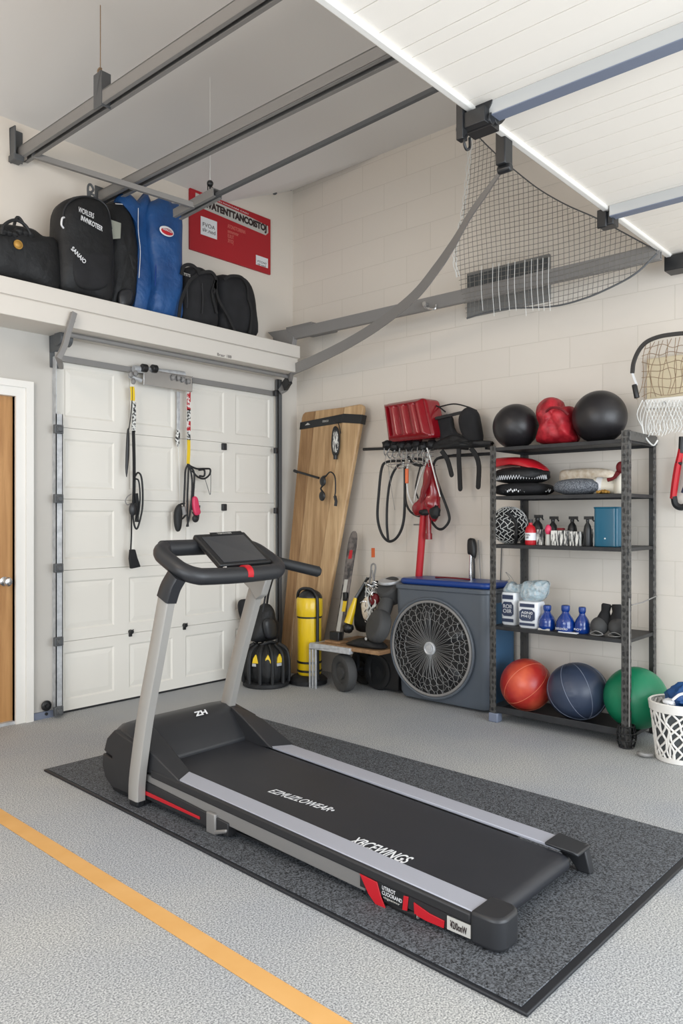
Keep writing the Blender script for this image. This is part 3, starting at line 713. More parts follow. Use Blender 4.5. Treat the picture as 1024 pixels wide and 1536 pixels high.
# duffel
t = thing('duffel_bag', 'low black duffel bag with carry handles at the left end of the ledge', 'bag', PY(20, 420, BY))
L = base([(-60, 352), (-10, 338), (20, 340), (45, 345), (60, 356), (82, 366), (84, 460), (30, 460), (-60, 430)])
MB().inflate(L, DN, .24, 4, 9, 2.6, .014, 5).build('body', M['black_nylon'], t)
b = MB().tube(pp([(2, 352), (6, 338), (22, 330), (38, 338), (46, 352)], BY - .12), .010, smooth=6, n=8).tube(pp([(18, 350), (26, 326), (38, 340), (52, 360)], BY - .02), .010, smooth=6, n=8)
b.build('handle', M['black_rub'], t)
b = MB(); 
for q in range(6):
    c_ = PY(4 + 8 * q, 348 + 2 * (q % 3), BY - .10); b.ball(c_, (.035, .03, .022), lambda d, a, e: 1 + .25 * noise.noise(d * 3), 16, 10)
b.build('gathered_top', M['black_nylon'], t)
p = PY(27, 367, BY - .13)
MB().cyl(p, p + V(0, -.006, 0), .028, n=20).lathe([(.022, 0), (.018, .005), (.006, .008)], p + V(0, -.006, 0), DN, 16).build('round_emblem', M['gold'], t)

# tall black bag
t = thing('tall_backpack', 'tall black rounded backpack with white lettering, standing left of the puffer jacket', 'bag', PY(120, 440, BY))
L = base([(80, 340), (84, 312), (100, 299), (120, 296), (142, 301), (156, 316), (162, 345), (165, 395), (160, 470), (120, 470), (88, 460), (79, 400)])
MB().inflate(L, DN, .26, 4, 9, 3.0, .018, 4).build('body', M['black_nylon'], t)
MB().tube([q + V(0, -.085, 0) for q in pp([(84, 345), (87, 318), (102, 303), (121, 300), (140, 306), (152, 320), (157, 348)])], .006, smooth=6).build('piping', M['char'], t)
b = MB().inflate([q + V(0, -.10, 0) for q in pp([(96, 385), (130, 380), (152, 392), (150, 432), (120, 440), (98, 425)])], DN, .07, 4, 6, 3, .01, 6)
b.build('front_pocket', M['black_fab'], t)
p = PY(118, 318, BY - .150); text('lettering', 'WORLERS', M['letter'], t, p, (1, 0, -.12), (0, 0, 1), .11, .035, .001, .2)
p = PY(121, 330, BY - .150); text('lettering', 'INVNKOTEER', M['letter'], t, p, (1, 0, -.2), (0, 0, 1), .16, .034, .001, .2, .02)
p = PY(106, 374, BY - .150); text('lettering', 'SANAIO', M['letter'], t, p, (1, 0, -.75), (.6, 0, 1), .12, .030, .001, .1, .02)
p = PY(92, 333, BY - .135)
MB().tube([p + V(.02, 0, .035), p + V(0, -.01, .02), p + V(-.005, -.01, -.02), p + V(.015, 0, -.035)], .006, smooth=5).build('reflective_loop', M['letter'], t)
p = PY(136, 292, BY + .1)
b = MB().tube([p + V(-.02, 0, -.03), p + V(-.02, 0, .05), p + V(0, 0, .07), p + V(.02, 0, .04), p + V(.0, 0, .01), p + V(.03, 0, .0), p + V(.03, 0, -.04)], .008, smooth=5).cyl(p + V(-.01, 0, -.12), p + V(-.01, 0, .02), .012, n=10).box(p + V(-.025, -.01, -.16), p + V(.02, .14, -.10))
tag(b.build('coat_hook', M['steel_dark']), 'metal hook peeking over the top of the tall black backpack', 'hook')

# puffer jacket bag
BY = 4.80
t = thing('puffer_jacket', 'stuffed black quilted jacket with a pale patch, between backpack and blue bags', 'jacket', PY(178, 450, BY))
L = base([(156, 318), (164, 306), (178, 306), (190, 320), (197, 350), (201, 400), (198, 440), (194, 462), (176, 480), (158, 470), (156, 400)])
def quilt(pt, ss): return 1 + .10 * abs(math.sin(pt.z * 42)) 
MB().inflate(L, DN, .22, 4, 10, 2.6, .006, 9, quilt).build('body', M['black_nylon'], t)
MB().tube([q + V(0, -.06, 0) for q in pp([(166, 309), (182, 312), (191, 330), (196, 360), (199, 400)])], .003, smooth=6, n=6).build('piping', M['letter'], t)
MB().prism([q for q in pp([(164, 329), (181, 335), (180, 358), (163, 359)], BY - .140)], (0, -.006, 0)).build('pale_patch', M['patch'], t, bevel=.002)
MB().inflate(pp([(178, 438), (196, 434), (196, 455), (180, 462)], BY - .11), DN, .06, 3, 5).build('cuff', M['char'], t)

# two blue bags
BY = 4.76
t = thing('garment_bag', 'dark blue nylon bag with a pointed top, behind the one with an oval badge', 'bag', PY(197, 455, BY + .03))
L = base([(174, 302), (182, 290), (192, 293), (204, 304), (222, 300), (224, 470), (196, 480), (198, 380), (192, 330)], BY + .03)
MB().inflate(L, DN, .18, 3, 9, 2.6, .03, 5).build('body', M['blue_fab'], t)
MB().tube([q + V(0, -.07, 0) for q in pp([(199, 316), (199, 350), (202, 380), (200, 420)], BY)], .0022, smooth=5, n=6).build('piping', M['letter'], t)
t = thing('garment_bag', 'upright bright blue nylon bag with a small oval badge near its top', 'bag', PY(240, 460, BY - .02))
L = base([(217, 310), (232, 300), (241, 297), (252, 306), (266, 316), (267, 400), (268, 468), (262, 500), (220, 500), (224, 420), (216, 350)], BY - .02)
MB().inflate(L, DN, .22, 3, 10, 3.0, .035, 4).build('body', M['blue_fab'], t)
p = PY(250, 347, BY - .155)
e = MB(); e.ball(p, (.062, .008, .036), nu=28, nv=12); e.build('oval_badge', M['letter'], t)
MB().ball(p + V(0, -.006, -.004), (.052, .006, .024), nu=28, nv=12).build('badge_field', M['red'], t)
text('lettering', 'ARIINOLLEN', M['letter'], t, p + V(-.045, -.014, -.003), (1, 0, -.05), (0, 0, 1), .09, .018, .001)
MB().tube([q + V(0, -.09, 0) for q in pp([(222, 330), (224, 380), (222, 430), (228, 455)])], .004, smooth=5, n=6).build('seam', M['blue'], t)

# two small black backpacks
BY = 4.75
t = thing('small_backpack', 'small black backpack with grab handle, right beside the blue bags', 'bag', PY(295, 480, BY))
L = base([(268, 412), (276, 402), (292, 402), (306, 410), (318, 417), (319, 470), (316, 510), (270, 500), (266, 450)])
MB().inflate(L, DN, .24, 4, 8, 3.0, .014, 6).build('body', M['black_fab'], t)
b = MB()
for L in ([(272, 412), (276, 399), (288, 398), (300, 408)], [(296, 412), (284, 422), (272, 450), (268, 480)], [(296, 410), (316, 408), (324, 420), (320, 440)]): b.strap(base(L, BY - .13), .025, .007, up=(0, -1, 0))
b.build('strap', M['hair_black'], t)
MB().tube(base([(303, 425), (304, 450), (303, 470)], BY - .13), .004, smooth=4).tube(base([(280, 425), (281, 450), (280, 462)], BY - .13), .004, smooth=4).build('zip', M['char'], t)
text('lettering', 'CTSTS', M['label_grey'], t, PY(272, 412, BY - .13), (1, 0, 0), (0, 0, 1), .08, .02, .001)
t = thing('small_backpack', 'small black backpack with loose shoulder straps at the right end of the ledge', 'bag', PY(350, 490, BY))
L = base([(320, 418), (340, 414), (360, 418), (372, 436), (378, 470), (377, 515), (330, 520), (320, 470)])
MB().inflate(L, DN, .24, 4, 8, 3.0, .012, 6).build('body', M['black_fab'], t)
b = MB()
for L in ([(336, 420), (345, 414), (362, 416), (371, 430), (372, 450)], [(372, 448), (377, 465), (376, 490), (374, 500)], [(322, 425), (328, 450), (342, 475), (352, 500)], [(324, 420), (318, 440), (325, 470)]): b.strap(base(L, BY - .13), .022, .007, up=(0, -1, 0))
b.build('strap', M['hair_black'], t)

# ------------------------------------------------------------------ rubber mat
t = thing('exercise_mat', 'large black speckled rubber mat lying under the treadmill', 'mat', (2.7, 2.4, 0))
cs = [V(2.00, 3.885, 0), V(1.878, .995, 0), V(3.385, .965, 0), V(3.475, 3.83, 0)]
MB().prism([q for q in cs], (0, 0, .012)).build('edge_border', M['mat_edge'], t, bevel=.004)
cc = sum(cs, Vector()) / 4
MB().prism([cc + (q - cc) * .982 + V(0, 0, .012) for q in cs], (0, 0, .004)).build('textured_top', M['mat'], t, bevel=.003)
MT = .016

# ------------------------------------------------------------------ treadmill
T = thing('treadmill', 'black and grey treadmill with console, standing on the black rubber mat', 'treadmill', (2.42, 2.3, MT))
XA, XB = 2.07, 2.775; SW = .095
def zt(Y): return .117 + .045 * (Y - 1.29)
YR, YF = 1.305, 3.0                      # rear and front end of the visible deck
def rail(x0, x1, za, zb, ya, yb, mb=None):
    mb = mb or MB()
    vs = [(x, y, zt(y) + dz) for y in (ya, yb) for x, dz in ((x0, za), (x1, za), (x1, zb), (x0, zb))]
    return mb.add(vs, [(0, 1, 2, 3), (7, 6, 5, 4), (0, 4, 5, 1), (1, 5, 6, 2), (2, 6, 7, 3), (3, 7, 4, 0)])
rail(XA, XA + SW, -.012, 0, YR - .02, YF).build('foot_rail', M['silver'], T, bevel=.003)
rail(XB - SW, XB, -.012, 0, YR - .02, YF).build('foot_rail', M['silver'], T, bevel=.003)
for x0, x1 in ((XA - .012, XA + .012), (XB - .012, XB + .012)):
    rail(x0, x1, -.042, -.004, YR - .02, YF).build('edge_trim', M['char2'], T, bevel=.008, seg=3)
rail(XA - .004, XA + .02, -.098, -.038, 1.72, YF + .1).build('side_rail', M['frame_grey'], T, bevel=.003)
rail(XB - .02, XB + .004, -.098, -.038, 1.5, YF).build('side_rail', M['frame_grey'], T, bevel=.003)
# rear black side cover with the red accents and labels
sc = MB().add([(XA - .008, 1.74, zt(1.74) - .038), (XA - .008, 1.74, zt(1.74) - .085), (XA - .008, 1.60, .05), (XA - .008, 1.30, .028), (XA - .008, 1.30, zt(1.3) - .01), (XA - .008, 1.32, zt(1.3) - .038),
               (XA + .04, 1.74, zt(1.74) - .038), (XA + .04, 1.74, zt(1.74) - .085), (XA + .04, 1.60, .05), (XA + .04, 1.30, .028), (XA + .04, 1.30, zt(1.3) - .01), (XA + .04, 1.32, zt(1.3) - .038)],
              [(0, 1, 2, 3, 4, 5), (11, 10, 9, 8, 7, 6), (0, 6, 7, 1), (1, 7, 8, 2), (2, 8, 9, 3), (3, 9, 10, 4), (4, 10, 11, 5), (5, 11, 6, 0)])
sc.build('side_cover', M['char2'], T, smooth=False)
XS = XA - .009
def sp_(L, X=XS): return [PX(a, b_, X) for a, b_ in L]
MB().prism(sp_([(540, 1310), (566, 1323), (572, 1345), (579, 1363), (568, 1362), (553, 1340)]), (-.004, 0, 0)).build('red_accent', M['red'], T, bevel=.001)
MB().prism(sp_([(606, 1343), (613, 1345), (611, 1366), (604, 1364)]), (-.004, 0, 0)).build('red_accent', M['red'], T, bevel=.001)
MB().prism(sp_([(621, 1353), (645, 1370), (667, 1381), (666, 1392), (640, 1381), (622, 1371)]), (-.004, 0, 0)).build('red_accent', M['red'], T, bevel=.001)
p = PX(572, 1353, XS - .001); q = PX(604, 1362, XS - .001)
lb = MB().prism(sp_([(567, 1320), (609, 1340), (606, 1364), (577, 1352)], XS), (-.002, 0, 0)).build('warning_label', M['black'], T, smooth=False)
yd = (0, -1, -.045)
p = PX(573, 1341, XS - .003); text('lettering', 'UTRROT\nCUOORAND', M['letter'], T, p, yd, (0, 0, 1), .085, .030, .0006)
p = PX(575, 1348, XS - .003); text('lettering', 'nbgeennnr', M['label_grey'], T, p, yd, (0, 0, 1), .07, .010, .0006)
MB().prism(sp_([(671, 1373), (706, 1388), (706, 1408), (671, 1393)]), (-.003, 0, 0)).build('white_label', M['label_grey'], T, smooth=False)
p = PX(675, 1391, XS - .004); text('lettering', '\u00a52/0onW', M['letter_dark'], T, p, (0, -1, -.05), (0, 0, 1), .062, .024, .0006, offset=.02)
# folding strut seen under the cover
p0, p1 = PX(561, 1352, XA + .01), PX(628, 1392, XA + .0)
MB().cyl(p0 + V(.02, 0, 0), V(p1.x - .005, p1.y, max(p1.z, .032)), .012, n=16).build('lift_strut', M['black'], T)
pe_ = V(p1.x - .005, p1.y, max(p1.z, .032)); MB().cyl(pe_, pe_ + (p1 - p0).normalized() * .004, .009, n=14).build('strut_cap', M['steel'], T)
# belt and roller
BX0, BX1 = XA + SW + .004, XB - SW - .012
b = MB(); prof = []
rr = .032; yc = 1.275; zc = zt(1.28) - .014 - rr
prof = [(3.2, zt(3.2) - .012), (2.2, zt(2.2) - .012), (1.30, zt(1.30) - .012)]
for k in range(0, 9):
    a_ = math.pi / 2 + k * math.pi / 8; prof.append((yc + rr * math.cos(a_) * 1.0, zc + rr * math.sin(a_)))
prof += [(1.4, zc - rr), (3.1, zc - rr + .06)]
vs = [(x, y, z) for x in (BX0, BX1) for y, z in prof]; n_ = len(prof)
b.add(vs, [(i, i + 1, n_ + i + 1, n_ + i) for i in range(n_ - 1)] + [(n_ - 1, 0, n_, 2 * n_ - 1), tuple(range(n_)), tuple(range(n_, 2 * n_))[::-1]])
belt = b.build('running_belt', M['belt'], T, angle=60)
belt['_o'] = T['_o']
# lettering on the belt
def belt_text(s, a_, c_, up_px, h, off=0.0, shear=0.0):
    za = lambda q, e: PZ(q[0], q[1], e)
    A = za(a_, .16); Bp = za(c_, .15); A.z = zt(A.y) - .0112; Bp.z = zt(Bp.y) - .0112
    d = Bp - A
    text('lettering', s, M['letter'], belt, A, d, Vector((1, .0, 0)), d.length, h, .0006, shear, off)
belt_text('EZMUZLOWEAR\u2022', (401, 1187), (495, 1216), None, .045, 0, .25)
belt_text('XBCEWINGS', (520, 1252), (606, 1284), None, .062, .012, .2)
# rear end caps
def cap(xc, lo, hi, name='end_cap', y0=1.175):
    b = MB(); prof = []
    y1 = 1.288
    n1 = 7; pts = []
    def corner(cx, cy, r, a0, a1):
        for k in range(n1): a_ = math.radians(a0 + (a1 - a0) * k / (n1 - 1)); pts.append((cx + r * math.cos(a_), cy + r * math.sin(a_)))
    r = .042
    corner(lo + r, y0 + r, r, 180, 270); corner(hi - r, y0 + r, r, 270, 360); pts.append((hi, y1)); pts.append((lo, y1))
    b.prism([(x, y, MT + .004) for x, y in pts], (0, 0, zt(1.3) + .006 - MT - .004))
    return b.build(name, M['char'], T, bevel=.012, seg=3)
cap(0, XA - .014, XA + SW + .022)
b = MB().prism([(XB - SW - .01, 1.345, 0.115), (XB - SW - .01, 1.235, .112), (XB - SW + .0, 1.215, .10), (XB + .018, 1.215, .10), (XB + .018, 1.345, .115)], (0, 0, .012))
b.prism([(XB + .018, 1.33, .12), (XB + .018, 1.225, .115), (XB + .018, 1.20, MT), (XB + .018, 1.25, MT), (XB + .018, 1.28, .05), (XB + .018, 1.33, .07)], (-.04, 0, 0))
b.build('end_cap', M['char'], T, bevel=.006, seg=3)
MB().cyl((BX0 - .02, yc, zc), (BX1 + .03, yc, zc), .022).build('rear_roller', M['black'], T)
MB().box((XA + .03, 1.35, zc - rr - .006), (XB - .03, 3.2, zc - rr + .002)).build('deck_underside', M['black'], T, smooth=False)
# motor hood
prof = [(3.04, .198), (3.06, .225), (3.14, .315), (3.21, .348), (3.28, .350), (3.33, .335), (3.385, .25), (3.40, .14), (3.37, .07), (3.30, .035), (3.10, .035), (3.04, .10)]
x0, x1 = XA + .06, XB - .06
b = MB(); sects = [(XA - .005, -.035), (XA + .05, -.006), (XA + .14, 0), (XB - .14, 0), (XB - .05, -.006), (XB + .005, -.035)]
vs = []; n_ = len(prof)
for x, dz in sects:
    for y, z in prof: vs.append((x, y + (dz * .3 if z > .2 else 0), z + (dz if z > .25 else dz * .3 if z > .1 else 0)))
fs = [(s * n_ + i, s * n_ + (i + 1) % n_, (s + 1) * n_ + (i + 1) % n_, (s + 1) * n_ + i) for s in range(len(sects) - 1) for i in range(n_)] + [tuple(range(n_)), tuple(range((len(sects) - 1) * n_, len(sects) * n_))[::-1]]
b.add(vs, fs); b.build('motor_hood', M['char'], T, angle=35, bevel=.006)
# side shields that slope down to the foot rails
for xa, xb, sgn in ((XA - .008, XA + SW + .01, 1), (XB + .008, XB - SW - .01, -1)):
    o1 = [(3.16, .30), (3.02, .275), (2.80, zt(2.8) + .006), (2.78, zt(2.8) - .008), (3.16, .16)]
    o2 = [(3.16, .345), (3.06, .30), (2.86, zt(2.86) + .004), (2.84, zt(2.84) - .008), (3.16, .16)]
    b = MB().add([(xa, y, z) for y, z in o1] + [(xb, y, z) for y, z in o2], [(0, 1, 2, 3, 4), (9, 8, 7, 6, 5)] + [(i, 5 + i, 5 + (i + 1) % 5, (i + 1) % 5) for i in range(5)])
    b.build('hood_shield', M['char'], T, bevel=.006, angle=25)
# logo plate on the hood
p = V(2.46, 3.17, .338)
text('hood_logo', 'ZH', M['letter'], T, V(2.44, 3.155, .3315), (1, 0, 0), (0, .9, .42), .085, .035, .001, .2, .04)
# outer housing left and right of the motor
for xx, sg in ((XA, -1), (XB, 1)):
    b = MB(); P2 = [(3.04, .04), (3.04, .20), (3.10, .285), (3.28, .322), (3.345, .27), (3.372, .205), (3.30, .190), (3.30, .178), (3.38, .19), (3.388, .13), (3.36, .075), (3.30, .04)]
    b.prism([(xx - sg * .02, y, z) for y, z in P2], (sg * .045, 0, 0)); b.build('side_housing', M['char2'], T, bevel=.006)
    MB().prism([(xx - sg * .02, y, z) for y, z in [(3.04, MT), (3.30, MT + .006), (3.36, .07), (3.30, .08), (3.04, .07)]], (sg * .035, 0, 0)).build('base_pad', M['black'], T, bevel=.005)
# lower dark panel with red stripe ahead of the uprights' feet
b = MB().prism([(XA - .012, y, z) for y, z in [(3.04, .045), (3.04, .125), (2.45, .085), (2.45, .03)]], (.05, 0, 0)).build('lower_panel', M['char2'], T, bevel=.004)
MB().prism([PX(a, c_, XA - .013) for a, c_ in [(212, 1183), (300, 1225), (300, 1229), (212, 1189)]], (-.004, 0, 0)).build('red_stripe', M['red'], T, bevel=.001)

p = PX(318, 1232, XA - .01)
MB().box((XA - .02, p.y - .03, MT), (XA + .02, p.y + .03, .105)).prism([(XA - .02, p.y - .02, MT), (XA - .02, p.y - .10, MT + .03), (XA - .02, p.y - .10, MT + .045), (XA - .02, p.y - .02, MT + .02)], (.05, 0, 0)).build('support_foot', M['frame_grey'], T, bevel=.006)
# uprights
def upright(pts, w, tck):
    cp = catmull(pts, 5); c8 = [(-tck / 2 + .006, -w / 2), (tck / 2 - .006, -w / 2), (tck / 2, -w / 2 + .008), (tck / 2, w / 2 - .008), (tck / 2 - .006, w / 2), (-tck / 2 + .006, w / 2), (-tck / 2, w / 2 - .008), (-tck / 2, -w / 2 + .008)]
    return MB().sweep(cp, c8, up=(0, 1, 0))
L1 = [(2.03, 3.065, .045), (2.03, 3.062, .12), (2.03, 3.045, .22), (2.032, 2.995, .45), (2.036, 2.92, .72), (2.04, 2.845, .995)]
upright(L1, .078, .05).build('upright', M['upright_grey'], T)
upright([(2.04, 2.848, .985), (2.045, 2.825, 1.04), (2.06, 2.80, 1.09)], .088, .06).build('upright_sleeve', M['char'], T)
MB().box((2.01, 3.03, MT), (2.05, 3.10, .05)).build('upright_foot', M['black'], T, bevel=.006)
L2 = [(2.71, 3.25, .20), (2.71, 3.225, .33), (2.705, 3.14, .58), (2.70, 3.03, .86), (2.695, 2.975, .99)]
upright(L2, .075, .05).build('upright', M['upright_grey'], T)
MB().prism([PX(a, c_, 2.66) for a, c_ in [(358, 868), (400, 866), (392, 893), (383, 900), (374, 884)]], (.045, 0, 0)).build('gusset', M['upright_grey'], T, bevel=.006)
# handlebar ring
def ringz(y): return 1.085 + (y - 2.73) * .46
rp = []
def rc(cx, cy, r, a0, a1):
    for k in range(5): a_ = math.radians(a0 + (a1 - a0) * k / 4); y = cy + r * math.sin(a_); rp.append((cx + r * math.cos(a_), y, ringz(y)))
rc(2.165, 2.82, .09, 180, 270); rp.append((2.36, 2.722, ringz(2.722))); rc(2.57, 2.82, .09, 270, 360); rc(2.58, 2.91, .08, 0, 90); rc(2.155, 2.91, .08, 90, 180)
MB().tube(rp, .0385, n=16, closed=True, smooth=3).build('handlebar', M['char'], T)
MB().sweep([(2.378, 2.7235, 1.0865), (2.412, 2.7235, 1.0865)], [(.0405 * math.cos(q * math.pi / 10), .0405 * math.sin(q * math.pi / 10)) for q in range(20)], up=(0, 0, 1)).build('safety_clip', M['red'], T)
g0, g1 = V(2.62, 2.90, 1.15), V(2.895, 2.725, 1.068)
MB().tube([g0, g0.lerp(g1, .5), g1, g1 + (g1 - g0).normalized() * .012], [.026, .027, .028, .018], n=16).build('side_grip', M['black_rub'], T)
p = V(2.66, 2.90, 1.06)
MB().cyl(p, p + V(.05, -.02, 0), .03, n=14).build('pivot_knob', M['black'], T, bevel=.004)
# console
co = [V(2.30, 3.0, 1.258), V(2.625, 3.0, 1.268), V(2.60, 2.765, 1.125), V(2.275, 2.765, 1.12)]
nn = (co[1] - co[0]).cross(co[3] - co[0]).normalized()
if nn.z < 0: nn = -nn
MB().prism([q - nn * .018 for q in co], nn * .03).build('console', M['black'], T, bevel=.01, seg=3)
cc = sum(co, Vector()) / 4
ci = [cc + (q - cc) * .82 - (co[0] - co[3]) * .03 + nn * .0125 for q in co]
MB().prism(ci, nn * .002).build('console_screen', M['screen'], T, smooth=False)
MB().prism([co[0].lerp(co[1], .3) + nn * .0125, co[0].lerp(co[1], .92) + nn * .0125, co[0].lerp(co[1], .92) + nn * .0125 + (co[3] - co[0]) * .10, co[0].lerp(co[1], .3) + nn * .0125 + (co[3] - co[0]) * .10], nn * .003).build('logo_strip', M['black_rub'], T, smooth=False)
text('lettering', 'TEMWISS', M['label_grey'], T, co[0].lerp(co[1], .42) + nn * .0165 + (co[3] - co[0]) * .075, co[1] - co[0], co[0] - co[3], .09, .012, .0005)
MB().prism([co[3] + V(.02, -.01, -.02), co[2] + V(-.02, -.01, -.02), co[2] + V(-.02, .14, -.04), co[3] + V(.02, .14, -.04)], (0, 0, -.03)).build('console_base', M['char'], T, bevel=.01)
p = co[3] + V(.01, -.012, -.004)
MB().cyl(p + V(0, 0, 0), p + V(.012, -.012, .004), .006, n=10).build('console_screw', M['chrome'], T)
# dangling safety cord
MB().tube([PX(406, 866, 2.74), PX(404, 880, 2.75), PX(399, 890, 2.75), PX(396, 905, 2.75), PX(394, 918, 2.75)], .005, smooth=5).build('cable', M['black'], T)

# ------------------------------------------------------------------ cool box / fan by the block wall
FX0, FX1, FY0, FY1, FZ = 4.55, 4.925, 2.70, 3.51, .85
t = thing('box_fan', 'large slate blue plastic box with a round wire-grilled fan, standing against the block wall', 'fan', (4.73, 3.1, 0))
def taper(x, z): return (z / FZ)
b = MB(); vs = []
for z, ins in ((.02, .035), (.06, .022), (FZ - .10, 0), (FZ - .02, 0)):
    n1 = 6; r = .07
    for cx, cy, a0 in ((FX0 + ins + r, FY0 + ins * .6 + r, 180), (FX1 - .02 - .03, FY0 + ins * .6 + .03, 270), (FX1 - .02 - .03, FY1 - ins - .03, 0), (FX0 + ins + r, FY1 - ins - r, 90)):
        rr_ = r if cx < 4.7 else .03
        for k in range(n1): a_ = math.radians(a0 + 90 * k / (n1 - 1)); vs.append((cx + rr_ * math.cos(a_), cy + rr_ * math.sin(a_), z))
n_ = 24
fs = [(l * n_ + i, l * n_ + (i + 1) % n_, (l + 1) * n_ + (i + 1) % n_, (l + 1) * n_ + i) for l in range(3) for i in range(n_)] + [tuple(range(n_))[::-1], tuple(range(3 * n_, 4 * n_))]
MB().add(vs, fs).build('housing', M['fan_body'], t, bevel=.006)
MB().box((FX0 + .07, FY0 - .002, .07), (FX1 - .03, FY0 + .01, FZ - .09)).build('side_panel', M['fan_side'], t, bevel=.004)
# lid rim and blue lid
def rrect(x0, x1, y0, y1, r, n1=6):
    o_ = []
    for cx, cy, a0 in ((x0 + r, y0 + r, 180), (x1 - r, y0 + r, 270), (x1 - r, y1 - r, 0), (x0 + r, y1 - r, 90)):
        for k in range(n1): a_ = math.radians(a0 + 90 * k / (n1 - 1)); o_.append((cx + r * math.cos(a_), cy + r * math.sin(a_)))
    return o_
MB().prism([(x, y, FZ - .03) for x, y in rrect(FX0 - .012, FX1 - .012, FY0 - .012, FY1 + .012, .08)], (0, 0, .035)).build('lid_rim', M['fan_body'], t, bevel=.008, seg=3)
MB().prism([(x, y, FZ + .004) for x, y in rrect(FX0 + .015, FX1 - .02, FY0 + .01, FY1 - .015, .08)], (0, 0, .045)).build('blue_lid', M['blue'], t, bevel=.02, seg=4)
MB().tube([(4.72, 2.95, FZ + .055), (4.70, 3.1, FZ + .06), (4.72, 3.25, FZ + .055)], .006, smooth=5).build('lid_cord', M['maroon'], t)
gc = V(FX0 + .008, 3.125, .455); GR = .335
gc = PX(648, 972, FX0 + .008); gc = V(gc.x, gc.y, gc.z)
MB().cyl((FX0 + .03, gc.y, gc.z), (FX0 - .006, gc.y, gc.z), GR - .005, n=64).build('fan_recess', M['black'], t)
ring = [(FX0 - .016, gc.y + GR * math.cos(a_ * math.pi / 36), gc.z + GR * math.sin(a_ * math.pi / 36)) for a_ in range(72)]
MB().tube(ring, .010, n=8, closed=True).build('grille_ring', M['steel'], t)
ring2 = [(FX0 - .012, gc.y + (GR + .02) * math.cos(a_ * math.pi / 36), gc.z + (GR + .02) * math.sin(a_ * math.pi / 36)) for a_ in range(72)]
MB().tube(ring2, .010, n=8, closed=True).build('grille_surround', M['fan_body'], t)
b = MB(); NSP = 60
for k in range(NSP):
    a0 = 2 * math.pi * k / NSP; pts = []
    for i in range(13):
        u = i / 12; r = .045 + (GR - .045) * u; amp = .075 * max(0, u - .25) * 1.3 * math.sin(u * 15 + (0 if k % 2 else math.pi)) + .10 * u * math.sin(k * 2.6) * .5
        a_ = a0 + amp; pts.append((FX0 - .018 - .022 * math.sin(math.pi * min(1, u * 1.05)) * .8, gc.y + r * math.cos(a_), gc.z + r * math.sin(a_)))
    b.tube(pts, .0015, n=5)
for rr_ in (.21, .26, .30):
    b.tube([(FX0 - .018 - .018 * math.sin(math.pi * (rr_ - .045) / (GR - .045)), gc.y + rr_ * (1 + .03 * math.sin(a_ * 1.9)) * math.cos(a_ * math.pi / 44), gc.z + rr_ * (1 + .03 * math.sin(a_ * 1.9)) * math.sin(a_ * math.pi / 44)) for a_ in range(88)], .0016, n=4, closed=True)
b.build('wire_grille', M['wire'], t)
MB().lathe([(.048, 0), (.048, .012), (.040, .018), (.03, .012), (.026, .02), (.005, .022)], (FX0 - .018, gc.y, gc.z), (-1, 0, 0), 28).build('grille_hub', M['galv'], t)
b = MB()
for k in range(5):
    a_ = 2 * math.pi * k / 5; d = V(0, math.cos(a_), math.sin(a_)); s_ = V(0, -math.sin(a_), math.cos(a_))
    b.add([V(FX0 - .008, gc.y, gc.z) + d * .05 + s_ * .02, V(FX0 - .012, gc.y, gc.z) + d * .30 + s_ * .10, V(FX0 - .008, gc.y, gc.z) + d * .31 - s_ * .02, V(FX0 - .008, gc.y, gc.z) + d * .05 - s_ * .02], [(0, 1, 2, 3)])
b.build('fan_blade', M['char2'], t, solid=.003)

# ------------------------------------------------------------------ shelving unit
SX0, SX1, SY0, SY1 = 4.45, 4.90, 1.71, 2.63
SH = [.070, .635, 1.172, 1.49, 1.81]
t = thing('shelving_unit', 'open black steel shelving unit with five levels against the block wall', 'shelf', ((SX0 + SX1) / 2, (SY0 + SY1) / 2, 0))
def post(x, y, sx, sy, top):
    b = MB(); w_ = .044; k = .004
    b.box((min(x, x + sx * k), min(y, y + sy * w_), .0), (max(x, x + sx * k), max(y, y + sy * w_), top))
    b.box((min(x, x + sx * w_), min(y, y + sy * k), .0), (max(x, x + sx * w_), max(y, y + sy * k), top))
    z = .04; i = 0
    while z < top - .03:                 # raised lips of the slots
        yy = y + sy * w_ * (.35 if i % 2 else .68); xx = x - sx * .003
        b.box((min(xx, xx + sx * .004), yy - .009, z), (max(xx, xx + sx * .004), yy + .009, z + .026))
        xx2 = x + sx * w_ * (.35 if i % 2 else .68); y2 = y - sy * .003
        b.box((xx2 - .009, min(y2, y2 + sy * .004), z), (xx2 + .009, max(y2, y2 + sy * .004), z + .026))
        z += .038; i += 1
    return b
post(SX0, SY0, 1, 1, 1.86).build('post', M['post'], t, bevel=.002)
post(SX0, SY1, 1, -1, 1.82).build('post', M['post'], t, bevel=.002)
post(SX1, SY0, -1, 1, 1.86).build('post', M['post'], t, bevel=.002)
post(SX1, SY1, -1, -1, 1.82).build('post', M['post'], t, bevel=.002)
for z in SH:
    zl = z if z > .1 else .108
    MB().box((SX0 + .006, SY0 + .006, z - .006), (SX1 - .006, SY1 - .006, z)).box((SX0 + .004, SY0 + .006, z - .024 if z > .1 else .068), (SX0 + .012, SY1 - .006, zl)).box((SX1 - .012, SY0 + .006, z - .024), (SX1 - .004, SY1 - .006, z)).box((SX0 + .006, SY0 + .004, z - .022), (SX1 - .006, SY0 + .01, z)).box((SX0 + .006, SY1 - .01, z - .022), (SX1 - .006, SY1 - .004, z)).build('shelf_board', M['shelf_metal'], t, bevel=.002)
for z in (.86, ): MB().tube([(SX0 + .02, SY0 - .01, z - .022), (SX0 + .2, SY0 - .01, z - .02), (SX1 - .02, SY0 - .01, z)], .004, n=8).build('side_brace', M['steel'], t)
